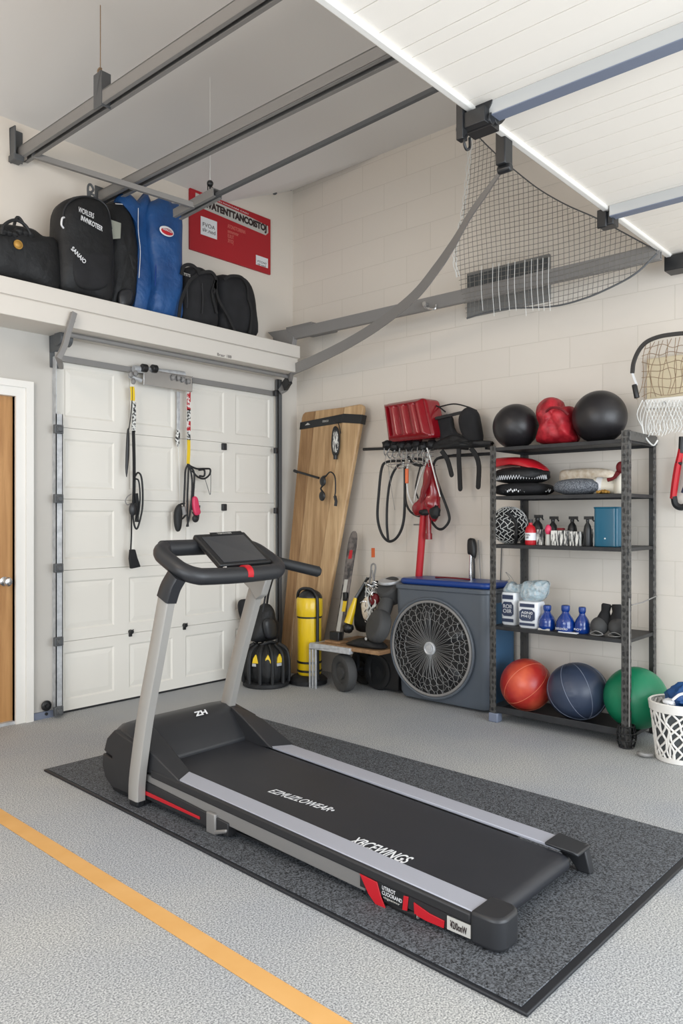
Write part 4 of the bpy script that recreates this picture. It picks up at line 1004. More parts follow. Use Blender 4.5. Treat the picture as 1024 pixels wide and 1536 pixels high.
MB().box((SX0 + .0, SY0 - .008, 1.80), (SX1, SY0 - .002, 1.855)).build('top_brace', M['post'], t, bevel=.002)
MB().cyl((SX0 - .01, SY0 - .008, .12), (SX0 - .01, SY0 - .008, .88), .004, n=8).build('side_rod', M['steel'], t)
MB().box((SX0 - .008, SY1 - .06, 0), (SX0 + .055, SY1 + .008, .06)).build('post_foot', M['steel_blue'], t, bevel=.006)
# black mesh foot wrapped round the front right post
b = MB(); fc = V(SX0 + .02, SY0 + .02, 0)
for k in range(10):
    a_ = 2 * math.pi * k / 10; b.tube([fc + V(.045 * math.cos(a_), .045 * math.sin(a_), .13), fc + V(.055 * math.cos(a_ + .25), .055 * math.sin(a_ + .25), .06), fc + V(.04 * math.cos(a_ + .5), .04 * math.sin(a_ + .5), .006)], .004, n=5, smooth=3)
for z, r in ((.13, .046), (.09, .053), (.05, .055), (.008, .042)): b.tube([fc + V(r * math.cos(q * math.pi / 12), r * math.sin(q * math.pi / 12), z) for q in range(24)], .004, n=5, closed=True)
b.build('mesh_foot', M['black'], t)

def seamed(n_, ax, depth=.012, w_=.05):
    ax = Vector(ax).normalized(); a_ = ax.orthogonal().normalized(); c_ = ax.cross(a_)
    def fn(d, th, ph):
        lat = d.dot(ax); az = math.atan2(d.dot(c_), d.dot(a_)); k = abs(math.sin(az * n_ / 2)) * math.sqrt(max(0, 1 - lat * lat))
        return 1 - depth * math.exp(-(k / w_) ** 2)
    return fn
def ball_on(px, z, r, name, m, label, X, fn=None, squash=1.0, cat='ball', group=None, seams=None):
    q = PX(px, 700, X); rz = r * squash
    o = MB().ball((X, q.y, z + rz), (r, r, rz), fn, 96, 64).build(name, m)
    if seams:
        ax, n_, m2 = seams; ax = Vector(ax).normalized(); a_ = ax.orthogonal().normalized(); c_ = ax.cross(a_); b = MB()
        for k in range(n_):
            e = math.pi * k / n_; u_ = a_ * math.cos(e) + c_ * math.sin(e)
            b.tube([V(X, q.y, z + rz) + V(p.x * r, p.y * r, p.z * rz) * 1.0 for p in [ax * math.cos(2 * math.pi * i / 64) + u_ * math.sin(2 * math.pi * i / 64) for i in range(64)]], .0022, n=6, closed=True)
        o['_o'] = tuple(o.location); b.build('seam', M[m2], o)
    return tag(o, label, cat, group)
ball_on(773, SH[4], .153, 'slam_ball', M['ball_black'], 'smooth black ball at the left end of the top shelf', 4.66, seamed(2, (1, .4, 0), .008), group='black balls on the top shelf')
ball_on(899, SH[4], .166, 'slam_ball', M['ball_black'], 'larger pebbled black ball at the right end of the top shelf', 4.66, group='black balls on the top shelf')
ball_on(789, SH[0], .169, 'exercise_ball', M['ball_red'], 'red orange ball on the bottom shelf', 4.63, seamed(6, (.3, -.5, .8), .022, .035), group='exercise balls on the bottom shelf', seams=((.5, -.6, .7), 3, 'ball_seam'))
ball_on(866, SH[0], .192, 'exercise_ball', M['ball_navy'], 'dark navy ball between the red and green balls on the bottom shelf', 4.64, seamed(5, (.2, .4, 1), .022, .035), .92, group='exercise balls on the bottom shelf', seams=((.2, .5, 1), 4, 'steel_blue'))
ball_on(953, SH[0], .186, 'exercise_ball', M['ball_green'], 'green ball at the right end of the bottom shelf, behind the post', 4.66, seamed(5, (.3, .2, 1), .012, .035), group='exercise balls on the bottom shelf')
# red stuff sack on top
t = thing('stuff_sack', 'crumpled shiny red cloth sack between the two black balls', 'bag', PX(836, 662, 4.66))
L = [(808, 664), (812, 640), (806, 620), (812, 603), (828, 596), (841, 601), (843, 612), (858, 610), (860, 628), (862, 645), (866, 662), (840, 666)]
L3 = [PX(a, c_, 4.66) for a, c_ in L]; L3 = [V(q.x, q.y, max(q.z, SH[4] + .006)) for q in L3]
MB().inflate(L3, (-1, 0, 0), .22, 4, 12, 2.4, .05, 11).build('sack_body', M['red_fab'], t)
p = PX(836, 610, 4.55); MB().tube([PX(815, 622, 4.56), PX(826, 612, 4.53), PX(840, 613, 4.53), PX(852, 622, 4.55)], .008, smooth=5).build('drawstring', M['maroon'], t)

# second shelf: helmets / pads
def on(px, z, X): q = PX(px, 700, X); return V(X, q.y, z)
def stack_pad(px, z, rx, ry, rz, m, name, label, X, k=0, cat='pad', trim=None):
    c_ = on(px, z + rz, X)
    t = thing(name, label, cat, (c_.x, c_.y, z))
    MB().ball(c_, (rx, ry, rz), lambda d, a, e: 1 + .05 * noise.noise(d * 4 + V(k, k, k)), 40, 18, e=.75).build('shell', m, t)
    return t, c_
t, c_ = stack_pad(786, SH[3], .17, .19, .045, M['black_fab'], 'head_guard', 'flat black padded guard with a dotted pale edge, lowest of its stack', 4.66, 1, 'guard')
b = MB()
for q in range(46):
    a_ = math.pi * (.5 + q / 45); b.ball(c_ + V(.17 * math.cos(a_) * .985, .19 * math.sin(a_) * .985, -.008 + .006 * math.sin(q * 2.1)), (.006, .005, .009), None, 6, 4)
b.build('dotted_edge', M['letter'], t)
t, c_ = stack_pad(782, SH[3] + .086, .16, .18, .055, M['black_nylon'], 'head_guard', 'black domed guard with a white zigzag edge, under the red pad', 4.66, 2, 'guard')
b = MB(); zz = []
for q in range(61):
    a_ = math.pi * (.52 + q / 62); zz.append(c_ + V(.166 * math.cos(a_), .185 * math.sin(a_), -.020 + (.014 if q % 2 else -.010)))
b.tube(zz, .0038, n=5)
b.build('zigzag_edge', M['letter'], t)
text('lettering', 'NATTRRS BO', M['label_grey'], t, c_ + V(-.135, .06, .028), (0, -1, -.1), (.6, 0, .8), .13, .014, .0006)
o = MB().inflate([PX(a, c2, 4.68) for a, c2 in [(742, 700), (744, 689), (770, 686), (795, 688), (812, 697), (820, 706), (800, 702), (770, 699), (745, 703)]], (-1, 0, 0), .20, 4, 8, 3).build('foam_pad', M['red'])
tag(o, 'curved red foam pad on top of the black guards on the upper shelf', 'pad')
# grey pads and rolled cloth
o = MB().ball(on(867, SH[3] + .052, 4.60), (.10, .155, .052), lambda d, a, e: 1 + .04 * noise.noise(d * 2.5), 40, 20, e=.85).build('foam_roll', M['foam_grey'])
tag(o, 'speckled dark grey oblong foam roll in the middle of the upper shelf', 'roll')
o = MB().inflate([PX(a, c2, 4.80) for a, c2 in [(842, 708), (860, 704), (890, 702), (912, 704), (922, 710), (924, 728), (900, 736), (860, 736), (843, 730)]], (-1, 0, 0), .16, 4, 8, 3, .012, 10).build('rolled_towel', M['tan'])
tag(o, 'pale flecked rolled cloth lying behind the grey foam roll', 'towel')
t = thing('plastic_tub', 'short cream plastic tub lying beside the grey foam roll', 'tub', on(906, SH[3], 4.62))
c_ = on(906, SH[3] + .055, 4.62)
MB().lathe([(.05, 0), (.054, .01), (.054, .13), (.046, .135)], c_ + V(-.01, .06, 0), (.15, -1, -.05), 28).build('tub', M['cream'], t, bevel=.003)
MB().lathe([(.0555, 0), (.0555, .035)], c_ + V(-.007, .04, 0), (.15, -1, -.05), 28).build('paper_band', M['letter'], t)
t = thing('bottle', 'white bottle leaning by the right post of the upper shelf', 'bottle', on(929, SH[3], 4.60))
c_ = on(930, SH[3], 4.60)
MB().lathe([(.032, 0), (.036, .01), (.036, .10), (.03, .125), (.018, .135), (.018, .145)], c_, (0, 0, 1), 24).build('bottle_body', M['cream'], t)
t = thing('massage_hammer', 'small maroon scoop with a round head leaning on the white bottle', 'scoop', on(921, SH[3] + .1, 4.56))
MB().ball(PX(931, 701, 4.54), (.02, .03, .036), None, 20, 14).tube([PX(927, 708, 4.54), PX(920, 717, 4.54), PX(911, 720, 4.54)], [.016, .01, .012], smooth=5).build('scoop_body', M['maroon'], t)
t.name = 'scoop'
o = MB()
for q in range(40):
    a_ = random.random() * 6.28; r_ = random.random() ** .6
    o.ball(on(904, SH[3] + .012 + .012 * (1 - r_) * random.random(), 4.53) + V(.03 * r_ * math.sin(a_), .04 * r_ * math.cos(a_), 0), .007 + .004 * random.random(), None, 8, 5)
tag(o.build('dried_sponge', M['gold']), 'small crumbly tan sponge in front of the cream tub', 'sponge')

# third shelf
t = thing('mesh_ball_bag', 'round black ball wrapped in pale netting at the left of the middle shelf', 'ball', on(762, SH[2], 4.66))
c_ = on(763, SH[2] + .125, 4.66)
MB().ball(c_, (.12, .125, .125), lambda d, a, e: 1 + .03 * noise.noise(d * 3), 40, 24).build('ball', M['black_fab'], t)
b = MB()
for k in range(16):
    for s_ in (1, -1):
        pts = []
        for i in range(17):
            u = -1.3 + 2.6 * i / 16; a_ = 2 * math.pi * k / 16 + s_ * u * .9 + .12 * math.sin(i * 2.4)
            pts.append(c_ + V(.123 * math.cos(u) * math.cos(a_), .128 * math.cos(u) * math.sin(a_), .128 * math.sin(u)))
        b.tube(pts, .0024, n=4)
b.build('netting', M['net_white'], t)
MB().tube([c_ + V(-.11, -.05, .09), c_ + V(-.09, -.10, .02), c_ + V(-.10, -.11, -.06), c_ + V(-.07, -.09, -.115)], .012, smooth=5).build('strap', M['hair_black'], t)
def bottle_spray(c_, r, h, m, label, head='trig', lab=None, grp='black spray bottles on the middle shelf'):
    t = thing('spray_bottle', label, 'bottle', c_, grp)
    MB().lathe([(r * .92, 0), (r, .008), (r, h * .52), (r * .82, h * .66), (r * .4, h * .76), (r * .34, h * .80)], c_, (0, 0, 1), 24).build('bottle_body', m, t)
    MB().cyl(c_ + V(0, 0, h * .79), c_ + V(0, 0, h * .87), r * .42, n=14).box(c_ + V(-.012, -.035, h * .87), c_ + V(.012, .02, h * .97)).tube([c_ + V(0, -.03, h * .88), c_ + V(0, -.042, h * .80)], .005).build('trigger_head', M['black'], t, bevel=.004)
    if lab: MB().lathe([(r * 1.01, h * .18), (r * 1.01, h * .44)], c_, (0, 0, 1), 24, cap=False).build('paper_label', lab, t)
    return t
t = thing('red_bottle', 'bright red bottle with a white label on the middle shelf', 'bottle', on(795.5, SH[2], 4.53)); c_ = on(795.5, SH[2], 4.53)
MB().lathe([(.032, 0), (.035, .008), (.035, .09), (.028, .115), (.012, .13), (.012, .145)], c_, (0, 0, 1), 28).build('bottle_body', M['red'], t)
MB().lathe([(.0355, .03), (.0355, .078)], c_, (0, 0, 1), 28, cap=False).build('paper_label', M['letter'], t)
text('lettering', 'TEN\nrilll', M['letter_dark'], t, c_ + V(-.037, .016, .042), (0, -1, 0), (0, 0, 1), .030, .028, .0005)
MB().cyl(c_ + V(0, 0, .143), c_ + V(0, 0, .165), .013, n=14).build('bottle_cap', M['black'], t)
t.name = 'squeeze_bottle'
bottle_spray(on(806, SH[2], 4.66), .036, .20, M['black'], 'black spray bottle right behind the red bottle')
bottle_spray(on(829, SH[2], 4.68), .030, .19, M['black'], 'black spray bottle behind the pink-topped bottle')
bottle_spray(on(858, SH[2], 4.66), .030, .19, M['black'], 'black spray bottle standing behind the two printed boxes')
bottle_spray(on(881, SH[2], 4.54), .024, .19, M['black'], 'slim black spray bottle in front between the printed boxes')
t = thing('squeeze_bottle', 'clear bottle with a pink top in front on the middle shelf', 'bottle', on(822, SH[2], 4.53)); c_ = on(822, SH[2], 4.53)
MB().lathe([(.018, 0), (.020, .005), (.017, .06), (.014, .07)], c_, (0, 0, 1), 20).build('bottle_body', M['label_grey'], t)
MB().ball(c_ + V(0, 0, .098), (.021, .021, .034), None, 20, 14).build('bottle_top', M['pink'], t)
def pbox(px, X, w_, d_, h, label, nm='printed_box', m='print_mix'):
    c_ = on(px, SH[2], X); t = MB().box((c_.x - d_ / 2, c_.y - w_ / 2, SH[2]), (c_.x + d_ / 2, c_.y + w_ / 2, SH[2] + h)).build(nm, M[m], bevel=.003)
    return tag(t, label, 'box')
pbox(811, 4.56, .04, .05, .10, 'narrow white printed box between red bottle and pink bottle')
pbox(842, 4.54, .115, .07, .095, 'wide white box with vertical black print on the middle shelf')
pbox(865, 4.545, .068, .07, .09, 'square white printed box, right next to the wide one')
pbox(891, 4.60, .068, .07, .105, 'pale printed box beside the teal container')
o = MB().box(on(841, SH[2] + .096, 4.54) + V(-.02, -.02, 0), on(841, SH[2] + .096, 4.54) + V(.02, .02, .015)).build('jar_lid', M['maroon'], bevel=.005); tag(o, 'small dark red lid lying on the wide printed box', 'lid')
c_ = on(915, SH[2], 4.60)
t = thing('storage_tin', 'tall glossy teal container at the right of the middle shelf', 'container', c_)
MB().prism([(x, y, SH[2]) for x, y in rrect(c_.x - .08, c_.x + .08, c_.y - .075, c_.y + .075, .025)], (0, 0, .235)).build('tin_body', M['teal'], t, bevel=.004)
MB().tube([(x, y, SH[2] + .236) for x, y in rrect(c_.x - .08, c_.x + .08, c_.y - .075, c_.y + .075, .025)], .005, closed=True).build('rim', M['teal'], t)
MB().cyl(c_ + V(-.082, -.0, .05), c_ + V(-.079, -.0, .05), .005, n=10).build('rivet', M['letter'], t)

# fourth shelf: jugs, bottles
def jug(px, X, w_, h, label, lines):
    c_ = on(px, SH[1], X); t = thing('jug', label, 'jug', c_)
    b = MB(); vs = []
    lv = [(0, .9), (.01, 1), (h * .9, 1.06), (h, 1.0)]
    for z, k in lv:
        for x, y in rrect(-.055 * k, .055 * k, -w_ / 2 * k, w_ / 2 * k, .02): vs.append(c_ + V(x, y, z))
    n_ = 24; b.add(vs, [(l * n_ + i, l * n_ + (i + 1) % n_, (l + 1) * n_ + (i + 1) % n_, (l + 1) * n_ + i) for l in range(3) for i in range(n_)] + [tuple(range(n_))[::-1], tuple(range(3 * n_, 4 * n_))])
    b.build('jug_body', M['jug'], t)
    f = c_ + V(-.0615, 0, 0)
    MB().prism([f + V(0, y, z) for y, z in [(.8 * w_ / 2, h * .35), (.8 * w_ / 2, h * .62), (.5 * w_ / 2, h * .72), (-.5 * w_ / 2, h * .72), (-.8 * w_ / 2, h * .62), (-.8 * w_ / 2, h * .35), (-.5 * w_ / 2, h * .28), (.5 * w_ / 2, h * .28)]], (-.003, 0, 0)).build('dark_label', M['navy_print'], t, smooth=False)
    text('lettering', lines, M['letter'], t, f + V(-.0035, .6 * w_ / 2, h * .38), (0, -1, 0), (0, 0, 1), .6 * w_, h * .26, .0005)
    MB().box(f + V(-.002, -.4 * w_, h * .10), f + V(0, .4 * w_, h * .20)).box(f + V(-.002, -.38 * w_, h * .80), f + V(0, .38 * w_, h * .93)).build('print', M['navy_print'], t, smooth=False)
    return t
jug(768, 4.60, .105, .215, 'white lettered jug, leftmost on the shelf above the big balls', 'ROII\nOIIR')
jug(797, 4.55, .135, .17, 'broad white lettered jug right of the leftmost jug', 'A0N0\nM41J')
t = thing('plastic_bag', 'crinkled clear plastic bag piled on top of the two white jugs', 'bag', on(797, SH[1] + .18, 4.6))
L3 = [PX(a, c2, 4.60) for a, c2 in [(783, 897), (785, 874), (798, 871), (812, 870), (823, 874), (820, 892), (812, 901), (795, 902)]]
MB().inflate(L3, (-1, 0, 0), .13, 4, 9, 2.4, .03, 24).build('bag_body', M['clear'], t)
L3 = [PX(a, c2, 4.62) for a, c2 in [(757, 889), (760, 876), (768, 872), (776, 878), (783, 876), (782, 889)]]
MB().inflate(L3, (-1, 0, 0), .09, 4, 8, 2.4, .02, 26).build('bag_corner', M['clear'], t)
MB().tube([PX(772, 876, 4.6), PX(767, 866, 4.6), PX(758, 858, 4.6), PX(764, 868, 4.6), PX(757, 872, 4.6)], .002, smooth=5, n=5).build('wire_tie', M['wire'], t)
def flask(px, X, r, h, m, label, cap_m, grp='blue necked bottles on the lower shelf'):
    c_ = on(px, SH[1], X); t = thing('flask', label, 'bottle', c_, grp)
    MB().lathe([(r * .85, 0), (r, .012), (r * 1.02, h * .18), (r * .96, h * .30), (r * .98, h * .36), (r * .78, h * .52), (r * .42, h * .68), (r * .36, h * .75), (r * .44, h * .80), (r * .44, h * .95), (r * .30, h)], c_, (0, 0, 1), 32).build('flask_body', m, t)
    if cap_m: MB().lathe([(r * .44, h * .82), (r * .46, h * .84), (r * .46, h * .97), (r * .40, h)], c_, (0, 0, 1), 20).build('flask_cap', cap_m, t)
    return t, c_
t, c_ = flask(820.5, 4.53, .055, .155, M['blue_bottle'], 'blue bottle with a narrow neck, nearest the white jugs', M['blue'])
MB().box(c_ + V(-.05, -.04, -.0), c_ + V(-.045, .04, .012)).build('pale_base', M['label_grey'], t)
t, c_ = flask(848, 4.52, .058, .165, M['blue_bottle'], 'middle one of the three blue necked bottles', M['blue'])
text('lettering', 'ZEELDORD', M['letter'], t, c_ + V(-.061, .04, .018), (0, -1, 0), (0, 0, 1), .08, .012, .0006)
t, c_ = flask(873, 4.54, .048, .16, M['blue_bottle'], 'blue necked bottle next to the dark round-bellied bottles', M['blue'])
text('lettering', 'ROY', M['letter'], t, c_ + V(-.051, .03, .02), (0, -1, 0), (0, 0, 1), .05, .012, .0006)
for px, lb, X in ((899, 'dark grey globe weight with a fabric neck, beside the blue bottles', 4.53), (926, 'dark grey globe weight with a fabric neck, touching the right post', 4.54)):
    c_ = on(px, SH[1], X); t = thing('globe_weight', lb, 'weight', c_, 'globe weights on the lower shelf')
    MB().ball(c_ + V(0, 0, .055), .055, None, 32, 20).build('globe', M['rubber_grey'], t)
    dy = .015 if px < 910 else -.01
    MB().lathe([(.048, 0), (.050, .02), (.036, .06), (.026, .085), (.030, .12), (.024, .13), (.02, .115)], c_ + V(.02, -dy, .06), (.1, -dy * 8, 1), 24).build('fabric_neck', M['black_fab'], t)
    MB().tube([c_ + V(-.045, .04, .01), c_ + V(-.06, .0, .006), c_ + V(-.045, -.04, .012), c_ + V(-.052, 0, .03)], .003, closed=True, smooth=5).build('wire_loop', M['wire'], t)
o = MB().box(on(852, SH[1], 4.48) + V(-.015, -.06, 0), on(852, SH[1], 4.48) + V(.015, .06, .006)).build('paper_slip', M['letter'], smooth=False); tag(o, 'small white slip lying at the edge in front of the middle blue bottle', 'paper')

# ------------------------------------------------------------------ lattice basket
bc = V(4.45, PX(1019, 1125, 4.45).y, 0)
t = thing('lattice_basket', 'white openwork plastic basket in the right corner beside the green ball', 'basket', bc)
BH = .325; r0, r1 = .118, .155
b = MB()
def bp_(a_, z): r = r0 + (r1 - r0) * z / BH; return bc + V(r * math.cos(a_), r * math.sin(a_), z)
rnd = random.Random(3)
for k in range(22):
    for s_ in (1, -1):
        a0 = 2 * math.pi * k / 22 + rnd.uniform(-.1, .1)
        pts = [bp_(a0 + s_ * (z / BH) * (1.3 + .3 * math.sin(k)) + .10 * math.sin(z * 40 + k * 2), .02 + (z)) for z in [BH * .9 * i / 10 for i in range(11)]]
        b.tube(pts, .0058, n=6)
b.build('lattice_wall', M['white'], t)
MB().lathe([(r0, 0), (r0 + .006, .004), (r0 + .01, .03), (r0 + .003, .03), (r0 - .004, .008)], bc, (0, 0, 1), 48).build('base_ring', M['white'], t)
MB().lathe([(r1 - .006, BH - .045), (r1 + .004, BH - .045), (r1 + .01, BH), (r1 + .002, BH + .006), (r1 - .006, BH)], bc, (0, 0, 1), 48, cap=False).build('rim', M['white'], t)
MB().cyl(bc + V(0, 0, .002), bc + V(0, 0, .008), r0 - .002).build('floor_disc', M['white'], t)
MB().lathe([(r0 - .006, .01), (r1 - .014, BH - .05)], bc, (0, 0, 1), 40, cap=False).build('inner_liner', M['vent_dark'], t)
t = thing('blue_cloth', 'blue and white cloth heaped inside the white lattice basket', 'cloth', bc + V(0, 0, BH - .04))
MB().ball(bc + V(.03, -.03, BH - .005), (.10, .115, .10), lambda d, a, e: 1 + .28 * noise.noise(d * 3.1 + V(4, 0, 1)), 48, 28).build('cloth_heap', M['blue_fab'], t)
MB().ball(bc + V(-.06, .035, BH + .0), (.04, .035, .02), lambda d, a, e: 1 + .3 * noise.noise(d * 4), 24, 12).tube([bc + V(-.09, .01, BH + .02), bc + V(-.07, -.02, BH + .05), bc + V(-.05, -.05, BH + .06)], .008, smooth=4).build('white_fold', M['letter'], t)
# pale hose end between ball and basket
o = MB().tube([(4.36, 1.62, .016), (4.34, 1.60, .02), (4.35, 1.57, .016), (4.38, 1.55, .016)], .012, smooth=5).build('hose_end', M['steel']); tag(o, 'short grey hose end on the floor between green ball and basket', 'hose')

# ------------------------------------------------------------------ oak boards leaning in the corner
t = thing('leaning_board', 'tall panel of pale oak boards leaning in the corner with a black strap', 'wooden board', (4.68, 4.45, 0))
BT = [V(4.845, 4.735, 2.27), V(4.845, 4.01, 2.27)]      # top corners (left, right)
BB = [V(4.70, 4.88, .0), V(4.73, 4.46, .0)]
nb = (BT[1] - BT[0]).cross(BB[0] - BT[0]).normalized()
if nb.x > 0: nb = -nb
def bd(u, v, w=0.0):
    top_ = BT[0].lerp(BT[1], u); bo = BB[0].lerp(BB[1], u); return bo.lerp(top_, v) + nb * w
def plank(u0, u1, th, off, crn=0):
    b = MB()
    if crn < 0: out = [(u0, 0), (u1, 0), (u1, 1), (u0 + .05, 1), (u0 + .015, .993), (u0, .98)]
    elif crn > 0: out = [(u0, 0), (u1, 0), (u1, .98), (u1 - .015, .995), (u1 - .06, 1.003), (u0, 1)]
    else: out = [(u0, 0), (u1, 0), (u1, 1), (u0, 1)]
    return b.prism([bd(u, v, off) for u, v in out], nb * th)
plank(0, .22, .022, 0, -1).build('plank', M['oak_dark'], t, bevel=.003)
plank(.228, .70, .028, 0).build('plank', M['oak'], t, bevel=.003)
plank(.705, 1.0, .045, 0, 1).build('plank', M['oak_pale'], t, bevel=.012, seg=3)
b = MB()
b.prism([bd(-.012, .934, .022), bd(.70, .942, .03), bd(.70, .975, .03), bd(-.012, .962, .022)], nb * .007)
b.prism([bd(.70, .942, .04), bd(1.012, .930, .046), bd(1.012, .962, .046), bd(.70, .975, .04)], nb * .007)
b.prism([bd(1.0, .930, -.005), bd(1.018, .930, -.005), bd(1.018, .962, -.005), bd(1.0, .962, -.005)], nb * .06)
b.build('black_strap', M['black'], t, bevel=.002)
text('lettering', 'OKKOO', M['label_grey'], t, bd(.38, .951, .039), bd(1, .5) - bd(0, .5), bd(.5, 1) - bd(.5, 0), .07, .018, .0006)
MB().prism([bd(.08, .948, .031), bd(.17, .949, .031), bd(.125, .957, .031)], nb * .001).build('logo_mark', M['label_grey'], t, smooth=False)
# things hung on the board
t = thing('hanging_brush', 'oval patterned brush hanging on the oak panel below the strap', 'brush', PX(503, 665, 4.74))
MB().inflate([PX(a, c_, 4.755) for a, c_ in [(499, 645), (503, 639), (508, 646), (509, 668), (506, 684), (500, 684), (497, 668)]], (-1, 0, 0), .03, 4, 6, 3).build('brush_back', M['black'], t)
MB().inflate([PX(a, c_, 4.735) for a, c_ in [(500, 650), (503, 645), (506, 651), (507, 668), (505, 678), (501, 678), (499, 668)]], (-1, 0, 0), .018, 4, 5, 3).build('printed_face', M['print_mix'], t)
MB().tube([PX(500, 632, 4.77), PX(507, 635, 4.76), PX(511, 650, 4.75)], .004, smooth=4).build('hanging_cord', M['black'], t)
MB().cyl(PX(503, 683, 4.74), PX(503, 689, 4.74), .018, n=12).build('end_plug', M['black'], t)
t = thing('sunglasses', 'dark glasses hanging by their arm from a peg on the oak panel', 'glasses', PX(484, 735, 4.72))
XG = 4.69
p = [PX(a, c_, XG) for a, c_ in ((484, 722), (483, 744))]
for q in p: MB().ball(q, (.014, .034, .042), None, 20, 14).build('lens', M['black'], t)
MB().tube([PX(484, 728, XG), PX(481, 733, XG), PX(484, 738, XG)], .008, smooth=4).tube([PX(487, 716, XG), PX(495, 708, XG), PX(502, 715, XG), PX(503, 735, XG), PX(502, 744, XG)], .006, smooth=6).tube([PX(502, 744, XG), PX(504, 752, XG), PX(503, 759, XG)], .013).tube([PX(484, 715, XG), PX(489, 714, XG)], .008).build('frame', M['black'], t)
o = MB().cyl(PX(444, 707, 4.70), PX(478, 717, 4.70), .010, n=10).cyl(PX(441, 706, 4.70), PX(446, 708, 4.70), .013, n=10).build('peg_rod', M['black']); tag(o, 'thin black rod sticking out level across the oak panel', 'rod')

# ------------------------------------------------------------------ wall rail and what hangs on it
t = thing('wall_rail', 'long black rail with hooks on the block wall between oak panel and shelves', 'rail', PX(640, 672, 4.84))
MB().tube([PX(545, 674, 4.84), PX(600, 672, 4.84), PX(670, 668, 4.84), PX(738, 668, 4.84)], .012, n=10).build('upper_bar', M['black'], t)
MB().tube([PX(655, 688, 4.84), PX(680, 683, 4.84), PX(738, 680, 4.84)], .010, n=10).build('lower_bar', M['black'], t)
b = MB()
for px in (585, 640, 690, 730): p = PX(px, 671, 4.84); b.box(p + V(-.01, -.012, -.015), V(WB, p.y + .012, p.z + .015))
b.build('wall_plate', M['black'], t, bevel=.003)
b = MB()
for i, px in enumerate((583, 590, 598, 606, 615, 623, 632, 641, 648)):
    p = PX(px, 666 + (i % 3) * 2, 4.78); b.tube([p, p + V(-.05, 0, -.03), p + V(-.06, .02 * math.sin(i), -.07), p + V(-.03, .01, -.09 - .012 * (i % 2)), p + V(-.01, 0, -.06)], .0045, n=6, smooth=4)
b.build('hook_row', M['wire'], t)
b = MB()
for i in range(7):
    p = PX(582 + i * 11, 668 + 2 * (i % 2), 4.76); b.ball(p, (.05, .045, .04), lambda d, a, e: 1 + .3 * noise.noise(d * 3 + V(i, 0, 0)), 14, 9)
b.build('black_bundle', M['black_nylon'], t)
# wire basket under cushion
b = MB(); 
for i in range(9):
    y_ = PX(585 + 8 * i, 690, 4.74).y; zt_ = PX(600, 677, 4.74).z; b.tube([(4.83, y_, zt_), (4.70, y_, zt_ - .01), (4.70, y_ + .01, zt_ - .10 - .03 * math.sin(i)), (4.80, y_, zt_ - .12)], .003, n=5, smooth=3)
for z_ in (.03, .06, .10): b.tube([(4.70, PX(583, 690, 4.7).y, PX(600, 677, 4.74).z - z_), (4.70, PX(650, 690, 4.7).y, PX(600, 677, 4.74).z - z_)], .003, n=5)
tag(b.build('wire_basket', M['chrome']), 'small bright wire rack under the red ribbed cushion', 'rack')
# red ribbed cushion
t = thing('red_cushion', 'shiny red ribbed float cushion sitting on the wall rail', 'cushion', PX(613, 662, 4.74))
c4 = [PX(575, 606, 4.66), PX(636, 596, 4.66), PX(650, 656, 4.66), PX(582, 663, 4.66)]
def face(u, v): return (c4[0].lerp(c4[1], u)).lerp(c4[3].lerp(c4[2], u), v)
rr2 = []
for (cx, cy, a0) in ((.10, .10, 180), (.90, .10, 270), (.90, .90, 0), (.10, .90, 90)):
    for k in range(6): a_ = math.radians(a0 + 18 * k); rr2.append(face(cx + .10 * math.cos(a_), cy + .10 * math.sin(a_)))
b = MB().prism([q + V(.0, 0, 0) for q in rr2], (.16, -.03, 0)); b.build('cushion_side', M['red_gloss'], t, bevel=.03, seg=3)
def cush(u, v):
    e = min(u, 1 - u, v, 1 - v); edge = min(1, e / .12); edge = math.sin(edge * math.pi / 2)
    rib = abs(math.sin(math.pi * (u - .13) / .245)) if .13 < u < .865 and .12 < v < .88 else .85
    return face(.03 + .94 * u, .03 + .94 * v) + V(-.008 - .045 * edge * (.35 + .65 * rib), 0, 0)
MB().grid(cush, 60, 40).build('ribbed_face', M['red_gloss'], t)
MB().box(PX(636, 604, 4.72) + V(-.01, -.01, -.02), PX(636, 604, 4.72) + V(.02, .015, .02)).build('black_tab', M['black'], t, bevel=.003)
# black harness
t = thing('back_harness', 'black padded harness with three dangling straps on the wall rail', 'harness', PX(688, 665, 4.76))
MB().inflate([PX(a, c_, 4.76) for a, c_ in [(658, 626), (676, 622), (680, 640), (686, 650), (694, 654), (690, 668), (664, 668), (660, 645)]], (-1, 0, 0), .06, 3, 6, 3, .006, 12).build('padded_panel', M['black_fab'], t)
MB().inflate([PX(a, c_, 4.74) for a, c_ in [(692, 620), (702, 611), (714, 616), (719, 632), (722, 664), (704, 664), (694, 650), (690, 634)]], (-1, 0, 0), .11, 3, 7, 3, .006, 12).build('padded_panel', M['black_fab'], t)
MB().inflate([PX(a, c_, 4.74) for a, c_ in [(650, 666), (670, 656), (690, 652), (720, 660), (738, 662), (734, 670), (700, 672), (655, 674)]], (-1, 0, 0), .10, 3, 7, 2.6, .03, 16).build('waist_belt', M['black_nylon'], t)
MB().bar(PX(653, 628, 4.72), PX(700, 617, 4.72), .014, .022).build('cross_bar', M['black'], t, bevel=.002)
MB().strap([PX(640, 609, 4.80), PX(655, 609, 4.76), PX(668, 618, 4.74)], .010, .004).strap([PX(656, 611, 4.80), PX(680, 606, 4.78), PX(700, 610, 4.76), PX(715, 616, 4.76)], .010, .004).build('thin_strap', M['hair_black'], t)
